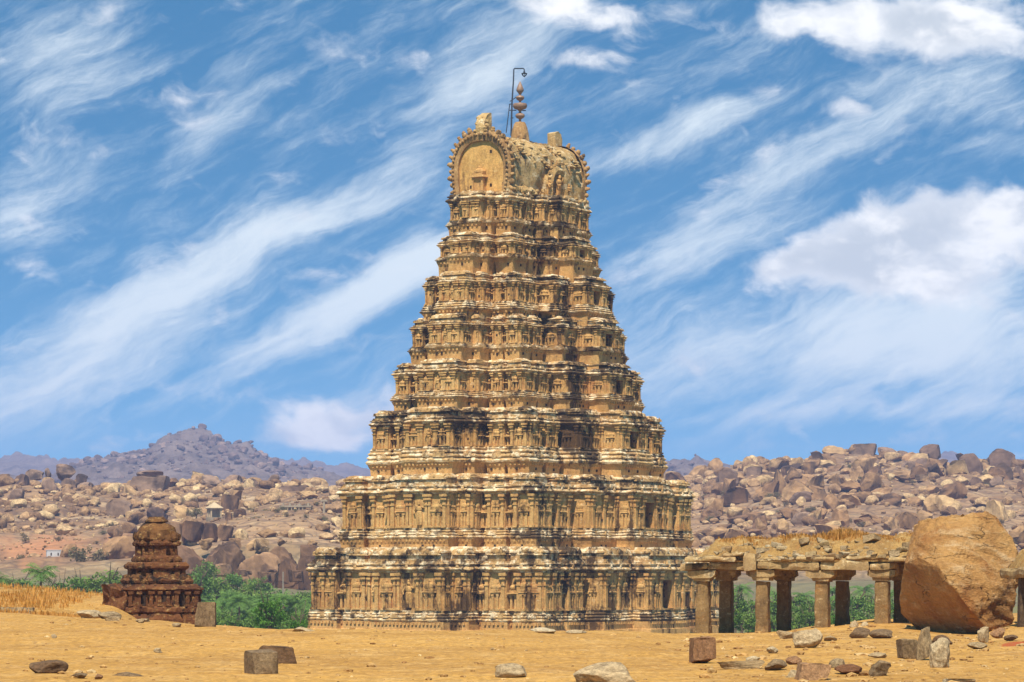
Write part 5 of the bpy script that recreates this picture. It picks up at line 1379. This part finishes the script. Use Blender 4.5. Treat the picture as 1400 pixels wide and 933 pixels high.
def palm_meshes(seed):
    r = random.Random(seed); V = []; Fc = []; T = []; n = 0
    for k in range(22):
        a = 6.283*k/22*1.0+r.uniform(-.2, .2); el = r.choice([r.uniform(.5, 1.3), r.uniform(-.1, .7)]); L = r.uniform(.85, 1.15); tone = r.random()
        d = Vector((math.cos(a), math.sin(a), 0)); p = Vector((0, 0, 0)); sp = []
        for j in range(13):
            sp.append(p.copy()); ang = el-j*.12*(1.1 if el > .3 else .8); p = p+(d*math.cos(ang)+Vector((0, 0, math.sin(ang))))*L/12
        side = Vector((-d.y, d.x, 0))
        for j in range(1, 12):
            q = sp[j]; l = .27*math.sin(math.pi*(j/12.5)**.8)+.05
            dirn = (sp[j+1]-sp[j-1]).normalized()
            for sd in (-1, 1):
                e = q+side*sd*l*.8+dirn*l*.45+Vector((0, 0, -l*r.uniform(.25, .6))); w = dirn*.022
                V += [q-w, q+w, e+w*.6, e-w*.6]; Fc.append((n, n+1, n+2, n+3)); n += 4; T += [tone]*4
        for j in range(12):
            w = side*.012; V += [sp[j]-w, sp[j]+w, sp[j+1]+w, sp[j+1]-w]; Fc.append((n, n+1, n+2, n+3)); n += 4; T += [tone]*4
    cr = mesh_from('palm_crown', V, Fc, M['palmleaf'], None, {'tone': T})
    m = MB(); m.tube([(0, 0, -1), (.02, .01, -.6), (.035, 0, -.3), (0, 0, .02)], [.06, .045, .04, .035], 8)
    return cr, mesh_from('palm_trunk', m.v, m.f, M['trunk'])
PALM = [palm_meshes(k) for k in range(3)]
def palm(px, ptop, wpx, Y, label, q=0, group=None):
    rad = wpx/2/F*Y; X, _, zt = P(px, ptop, Y); zg = ground_at(px, Y); cz = zt-rad*.72
    root = empty('palm_tree', (X, Y, zg), random.uniform(0, 6.28), label, 'palm tree', group)
    c = link('crown', PALM[q % 3][0], root); c.location = (0, 0, cz-zg); c.scale = (rad,)*3
    t = link('trunk', PALM[q % 3][1], root); t.location = (0, 0, cz-zg); t.scale = (3.2, 3.2, max(.5, cz-zg))
gA = 'trees of the grove between brick shrine and tower'
for f in [(284, 768, 40, 560, 'tall pale leafy tree behind the grove beside the brick shrine', 0), (322, 783, 46, 540, 'leafy tree at the back of the grove, left of centre', 1), (352, 789, 36, 530, 'leafy tree at the back of the grove, centre', 2), (378, 806, 48, 500, 'leafy tree at the back of the grove, right of centre', 0), (412, 808, 44, 500, 'leafy tree at the back of the grove next to the tower', 1),
          (275, 800, 40, 480, 'dense tree just right of the brick shrine', 2), (300, 826, 44, 420, 'low dense tree at the front of the grove, left side', 1), (333, 838, 40, 400, 'low dense tree at the front of the grove, left of the bright bush', 0), (415, 830, 48, 410, 'low dense tree at the front of the grove against the tower', 2), (262, 838, 40, 400, 'low dense tree behind the upright grey slab', 0)]+[(q[0], q[1], q[2], 470+(n*23) % 60, 'mid green tree in the thick of the grove between brick shrine and tower', n) for n, q in enumerate([(270, 784, 44), (297, 788, 46), (312, 800, 46), (340, 800, 44), (364, 812, 50), (394, 815, 44), (426, 818, 40), (286, 810, 46), (330, 814, 46), (282, 828, 44), (350, 828, 46), (384, 834, 44)])]:
    tree(f[0], f[1], f[2], f[3], f[4], 'leaf', f[5], group=gA)
tree(368, 819, 56, 260, 'bright yellow-green bush in front of the palm grove', 'brightleaf', 0, 'bush', None, 'green_bush', .85)
tree(408, 846, 30, 240, 'small bright green bush by the left foot of the tower', 'brightleaf', 0, 'bush', None, 'green_bush', .8)
gP = 'palms of the grove between brick shrine and tower'
r = np.random.default_rng(17)
for k in range(24):
    px = 268+164*((k*.618) % 1); Y = r.uniform(390, 520)
    palm(px, r.uniform(796, 832)+(4 if px > 380 else 0), r.uniform(38, 56), Y, 'green coconut palm crowded in the grove between brick shrine and tower', k, gP)
palm(56, 764, 58, 330, 'dark palm rising above the dry grass at the left', 0)
palm(-2, 778, 44, 330, 'palm cut by the left edge of the photo', 1)
gB = 'trees beyond the dry grass on the left'
for f in [(148, 782, 66, 420, 'widest green tree beyond the dry grass, next to the brick shrine', 0), (112, 788, 56, 430, 'green tree beyond the dry grass, second from the brick shrine', 1), (84, 796, 48, 400, 'dark green tree beyond the dry grass, right of the palm', 2), (24, 790, 50, 470, 'pale green scrub tree beyond the dry grass, left of the palm', 1), (60, 800, 46, 450, 'low green tree around the foot of the palm', 0), (-15, 798, 50, 440, 'green tree cut by the left photo edge', 2), (176, 790, 40, 440, 'green tree hidden partly by the brick shrine', 2)]:
    tree(f[0], f[1], f[2], f[3], f[4], 'leaf', f[5], group=gB, ratio=.6)
for k in range(16):
    tree(262+11.2*k, 834+(k*5) % 9, 36, 350+(k*37) % 60, 'low leafy undergrowth tree filling the grove between brick shrine and tower', 'leaf', k, group='undergrowth of the grove', ratio=.9)
gC = 'greenery seen between the hall pillars'
for k, px in enumerate((1005, 1026, 1050, 1066, 1092, 1108, 1130, 1146, 1168, 1186, 1204, 1222, 1244)):
    tree(px, 812+(k*7) % 9, 40, 380+(k*29) % 70, 'green tree seen through the gaps between the hall pillars', 'leaf', k, group=gC)
for k, px in enumerate((1014, 1062, 1100, 1138, 1150, 1180, 1215)):
    palm(px, 792+(k*5) % 12, 44, 430+(k*31) % 60, 'palm seen through the gaps between the hall pillars', k, 'palms seen between the hall pillars')
tree(1232, 822, 26, 260, 'bright green bush beside the left foot of the giant boulder', 'brightleaf', 0, 'bush', None, 'green_bush', .9)
tree(1148, 838, 24, 260, 'bright green bush behind the third pillar', 'brightleaf', 0, 'bush', None, 'green_bush', .9)
for k in range(17):
    tree(1000+15*k, 832+(k*5) % 11, 34, 330+(k*37) % 60, 'low leafy undergrowth seen between the hall pillars', 'leaf', k, group='undergrowth behind the hall', ratio=.9)
gD = 'dry shrubs on the hillside left of the tower'
sh = [(388, 737, 46, 640, 'largest leafless brown tree on the cliff edge above the grove'), (345, 744, 28, 640, 'brown shrub left of the largest leafless tree'), (376, 712, 22, 700, 'round dark shrub below the columned hall on the hill'), (426, 709, 18, 720, 'round shrub right below the columned hall on the hill'), (326, 708, 16, 720, 'shrub right of the pyramid roofed pavilion'), (368, 694, 26, 760, 'dry tree left of the columned hall on the hill'), (268, 692, 26, 770, 'dry tree left of the pyramid roofed pavilion'), (110, 745, 38, 640, 'leafless pinkish tree right of the white hut'), (30, 756, 24, 650, 'grey scrub left of the white hut'), (135, 748, 34, 640, 'second leafless tree right of the white hut')]
for k, f in enumerate(sh): tree(f[0], f[1], f[2], f[3], f[4], 'dryleaf', k, 'shrub', gD, 'dry_shrub', .75)
for k in range(44):
    px = r.uniform(322, 478) if k < 32 else r.uniform(20, 200); Y = r.uniform(665, 800); w = r.uniform(7, 15)
    py = HOR-(ground_at(px, Y)-EYE)/Y*F
    tree(px, py-w*.6, w, Y, 'small dry shrub dotted over the hillside left of the tower', 'dryleaf', k, 'shrub', 'small dry shrubs on the left hillside', 'dry_shrub', .65)
for k in range(70):
    px = r.uniform(940, 1400); Y = r.uniform(660, 1150); w = r.uniform(7, 18); py = HOR-(ground_at(px, Y)-EYE)/Y*F
    tree(px, py-w*.7, w, Y, 'small green shrub among the boulders of the right hill', 'dryleaf', k, 'shrub', 'shrubs on the right hill', 'hill_shrub', .7)

# ------------------------------------------------------------------ small buildings on the hillside
def pavilion():
    Y = 760.; k = Y/F; x, y, z = P(293, 712, Y); z = max([z]+[ground_at(p_, Y-4) for p_ in range(282, 306, 4)])
    root = empty('hill_pavilion', (x, y, z), R(25), 'tiny pavilion with pale pyramid roof on the hillside left of the tower', 'pavilion')
    b = MB(); b.box(-9*k, 9*k, -9*k, 9*k, -2, 3*k); b.build('platform', M['farstone'], root)
    for sx in (-1, 1):
        for sy in (-1, 0, 1):
            p = MB(); p.box(sx*7*k-.16, sx*7*k+.16, sy*7*k-.16, sy*7*k+.16, 3*k, 14.5*k); p.build('post', M['paleroof'], root)
    w = MB(); w.box(-7*k, 4*k, -2*k, 6.5*k, 3*k, 14*k); w.build('wall', M['farstone'], root)
    h = MB(); h.box(-9.5*k, 9.5*k, -9.5*k, 9.5*k, 14.5*k, 15.6*k); h.add([(-10*k, -10*k, 15.6*k), (10*k, -10*k, 15.6*k), (10*k, 10*k, 15.6*k), (-10*k, 10*k, 15.6*k), (0, 0, 24*k)], [(0, 1, 4), (1, 2, 4), (2, 3, 4), (3, 0, 4), (3, 2, 1, 0)])
    h.build('roof', M['paleroof'], root)
pavilion()
def farhall():
    Y = 775.; k = Y/F; x, y, z = P(405, 708, Y); z = max([z]+[ground_at(p_, Y-7) for p_ in range(380, 430, 4)])
    root = empty('columned_hall', (x, y, z), R(-8), 'small flat roofed columned hall far up the hillside left of the tower', 'ruined hall')
    b = MB(); b.box(-22*k, 22*k, -5*k, 6*k, -2, 1.2*k); b.build('platform', M['farstone'], root)
    b = MB(); b.box(-22*k, -12*k, -3*k, 5*k, 1.2*k, 10*k); b.box(-12*k, 21*k, 2*k, 5*k, 1.2*k, 10*k); b.build('wall', M['farstone'], root)
    for q in range(7):
        p = MB(); p.lathe([(.9*k, 1.2*k), (.7*k, 2*k), (.65*k, 8.5*k), (1*k, 10*k)], 8, (-11*k+q*5.2*k, -3.6*k, 0)); p.build('column', M['paleroof'], root)
    b = MB(); b.box(-23*k, 22*k, -5*k, 6*k, 10*k, 12.3*k); r_ = b.build('roof', M['farstone'], root)
    rr = random.Random(5)
    for q in range(7):
        b = MB(); s = rr.uniform(-19, 19)*k; w = rr.uniform(.6, 1.5)*k; h = rr.uniform(1.5, 4)*k
        b.box(s-w, s+w, -2*k, 1*k, 12.3*k, 12.3*k+h, w*.3, .3*k); b.build('parapet_block', M['farstone'], r_)
farhall()
def hut():
    Y = hillY(74, 765); x, y, z = P(74, 765, Y); k = Y/F
    root = empty('white_hut', (x, y, z), R(14), 'small whitewashed flat roofed hut on the red slope at left', 'hut')
    b = MB(); b.box(-10.5*k, 10*k, -5*k, 5*k, -2, 12*k); w = b.build('wall', M['white'], root)
    b = MB(); b.box(-11*k, 10.5*k, -5.5*k, 5.5*k, 12*k, 13*k); b.build('roof', M['white'], root)
    for s in (-4.5, 5):
        b = MB(); b.box(s*k-.9*k, s*k+.9*k, -5.06*k, -4.9*k, 5*k, 9*k); b.build('window', M['openshade'], w)  # flat dark panel paints the shade of a window opening
hut()
m = MB(); X, Y, z = P(387, 822, 470); m.tube([(0, 0, -3), (0, 0, 0), (0, 0, 40/F*470)], [.14, .12, .09], 8)
o = m.build('utility_pole', M['pole'], None); o.location = (X, Y, z); tag(o, 'pale utility pole rising from the grove near the tower', 'pole')
m = MB(); Yp = hillY(443, 709); X, Y, z = P(443, 710, Yp); m.tube([(0, 0, -1), (0, 0, 26/F*Yp)], [.4, .25], 8); m.box(-.8, .8, -.3, .3, 24/F*Yp, 26.5/F*Yp)
o = m.build('stone_lamp_column', M['farstone'], None); o.location = (X, Y, z); tag(o, 'dark stone lamp column right of the columned hall on the hill', 'column')

# ------------------------------------------------------------------ camera, light, sky, haze
cd = bpy.data.cameras.new('camera'); cam = bpy.data.objects.new('camera', cd); COL.objects.link(cam)
cam.location = (0, 0, EYE); cam.rotation_euler = (R(90), 0, 0)
cd.sensor_width = 36; cd.lens = 36*F/1400; cd.shift_y = (HOR-466.5)/1400; cd.clip_start = .5; cd.clip_end = 30000
scene.camera = cam

PHI, EL = R(9), R(58)       # sun: a little left of behind the camera
sd = bpy.data.lights.new('sun', 'SUN'); sun = bpy.data.objects.new('sun', sd); COL.objects.link(sun)
S_ = Vector((-math.sin(PHI)*math.cos(EL), -math.cos(PHI)*math.cos(EL), math.sin(EL)))
sun.rotation_euler = S_.to_track_quat('Z', 'Y').to_euler(); sd.energy = 4.6; sd.angle = R(.5); sd.color = (1, .93, .82)

w = bpy.data.worlds.new('World'); scene.world = w; w.use_nodes = True
t = NT(w.node_tree)
tc = t.n('ShaderNodeTexCoord').outputs['Generated']
sx = t.n('ShaderNodeSeparateXYZ'); t.l(tc, sx.inputs[0]); dx_, dy_, dz_ = sx.outputs
# the sky is looked up higher than the view so that the narrow band above the hills runs from pale to deep blue
up = t.n('ShaderNodeCombineXYZ'); t.l(dx_, up.inputs[0]); t.l(dy_, up.inputs[1]); t.l(t.math('MULTIPLY_ADD', dz_, 4.2, .09), up.inputs[2])
nv = t.n('ShaderNodeVectorMath', operation='NORMALIZE'); t.l(up.outputs[0], nv.inputs[0])
sky = t.n('ShaderNodeTexSky', sky_type='NISHITA', sun_disc=False); sky.sun_elevation = EL; sky.sun_rotation = math.atan2(S_.x, S_.y)
sky.air_density = 1.0; sky.dust_density = .3; sky.ozone_density = 3.0
t.l(nv.outputs[0], sky.inputs['Vector'])
hs = t.n('ShaderNodeHueSaturation'); hs.inputs['Saturation'].default_value = SKY_SAT; hs.inputs['Value'].default_value = SKY_VAL; t.l(sky.outputs[0], hs.inputs['Color']); skyc = t.mix(1., hs.outputs[0], SKY_TINT, 'MULTIPLY')
# cloud layer: directions as tangents about +Y, in units of the picture width/height
den = t.math('MAXIMUM', dy_, .12)
U_ = t.math('MULTIPLY', t.math('DIVIDE', dx_, den), F); V_ = t.math('MULTIPLY', t.math('DIVIDE', dz_, den), F)
uv = t.n('ShaderNodeCombineXYZ'); t.l(t.math('MULTIPLY_ADD', U_, .01, 7.), uv.inputs[0]); t.l(t.math('MULTIPLY_ADD', V_, .01, 0.), uv.inputs[1]); uv = uv.outputs[0]   # 100 photo px = 1
wn = t.n('ShaderNodeTexNoise', noise_dimensions='3D'); t.l(uv, wn.inputs['Vector']); wn.inputs['Scale'].default_value = .9; wn.inputs['Detail'].default_value = 5
wv = t.n('ShaderNodeVectorMath', operation='MULTIPLY_ADD'); t.l(wn.outputs['Color'], wv.inputs[0]); wv.inputs[1].default_value = (.55, .45, 0); t.l(uv, wv.inputs[2])
uvw = wv.outputs[0]
def blob(px, py, rx, ry, ang, strength, hard=.15):
    c = (px/100+.27, (780-py)/100+.22, 0)
    q = t.mapping(uvw, c, (0, 0, R(ang)), (rx/100, ry/100, 1e6), 'TEXTURE')
    l = t.n('ShaderNodeVectorMath', operation='LENGTH'); t.l(q, l.inputs[0])
    return t.math('MULTIPLY', t.ramp(l.outputs['Value'], 1.25, hard, 0, 1), strength)
def total(L):
    s = L[0]
    for q in L[1:]: s = t.math('ADD', s, q)
    return s
streaks = total([blob(*q) for q in WISPS])
cum = total([blob(*q) for q in CUMULI])
vs = t.mapping(uvw, (0, 0, 0), (0, 0, R(28)), (3.6, .75, 1), 'TEXTURE'); n_s = t.noise(vs, 1.0, 8, .6, .6)
vs2 = t.mapping(uvw, (3, 5, 0), (0, 0, R(52)), (2.2, .85, 1), 'TEXTURE'); n_s2 = t.noise(vs2, .8, 8, .62, .8)
vs3 = t.mapping(uvw, (8, 3, 0), (0, 0, R(25)), (1.9, .30, 1), 'TEXTURE'); n_s3 = t.noise(vs3, 1.3, 9, .68, .5)
n_s4 = t.noise(t.mapping(uvw, (2, 9, 5), (0, 0, R(32)), (1.1, .5, 1), 'TEXTURE'), 2.6, 9, .7, .3)
n_c = t.noise(t.mapping(uvw, (1, 2, 4), sc=(.75, 1.15, 1)), 1.5, 9, .56, .2)
ds = t.math('ADD', t.math('MULTIPLY', streaks, .85), t.math('MULTIPLY', t.math('SUBTRACT', t.math('ADD', t.math('MULTIPLY', n_s, .65), t.math('MULTIPLY', n_s2, .35)), .5), 2.4))
ds = t.math('ADD', ds, t.math('MULTIPLY', t.math('SUBTRACT', n_s3, .5), 1.25)); ds = t.math('ADD', ds, t.math('MULTIPLY', t.math('SUBTRACT', n_s4, .5), .6))
ds = t.ramp(ds, -.15, 1.25, 0, .88)
dc = t.math('ADD', cum, t.math('MULTIPLY', t.math('SUBTRACT', n_c, .5), 2.4))
dcm = t.ramp(dc, .12, .9, 0, .95)
hz = t.ramp(V_, 130, 215, 0, 1)                       # clear strip above the hills
lowc = t.math('MULTIPLY', ds, hz)
sh_n = t.noise(t.mapping(uvw, (4, 4.35, 2), sc=(.7, 1.2, 1)), 1.3, 7, .55)
ccol = t.mix(t.ramp(sh_n, .42, .62), (5.9, 6.2, 6.5), (7.9, 7.9, 7.8))
ccol = t.mix(t.ramp(dc, .55, 1.5, 0, .55), ccol, t.mix(t.ramp(sh_n, .4, .6), (3.6, 4.1, 4.6), (8.1, 8.0, 7.8)))
c1 = t.mix(lowc, skyc, (6.4, 7.05, 7.25))
c2 = t.mix(dcm, c1, ccol)
bg = t.n('ShaderNodeBackground'); t.l(c2, bg.inputs[0]); bg.inputs[1].default_value = .1
wo = t.n('ShaderNodeOutputWorld'); t.l(bg.outputs[0], wo.inputs[0])

hm = bpy.data.materials.new('haze'); hm.use_nodes = True; ht = NT(hm.node_tree)
pv = ht.n('ShaderNodeVolumePrincipled'); pv.inputs['Color'].default_value = HAZE_COL; pv.inputs['Density'].default_value = HAZE_D; pv.inputs['Anisotropy'].default_value = .0
ho = ht.n('ShaderNodeOutputMaterial'); ht.l(pv.outputs[0], ho.inputs['Volume'])
hb_ = MB(); hb_.box(-4500, 4500, -60, 6600, -40, 260)
o = hb_.build('haze', hm, None); o['kind'] = 'stuff'

scene.view_settings.view_transform = 'Standard'; scene.view_settings.look = 'None'; scene.view_settings.exposure = EXPO; scene.view_settings.gamma = 1
scene.render.engine = 'CYCLES'
scene.cycles.use_denoising = True; scene.cycles.max_bounces = 6; scene.cycles.diffuse_bounces = 3; scene.cycles.volume_bounces = 0; scene.cycles.transparent_max_bounces = 4
scene.cycles.use_adaptive_sampling = True; scene.cycles.adaptive_threshold = .01
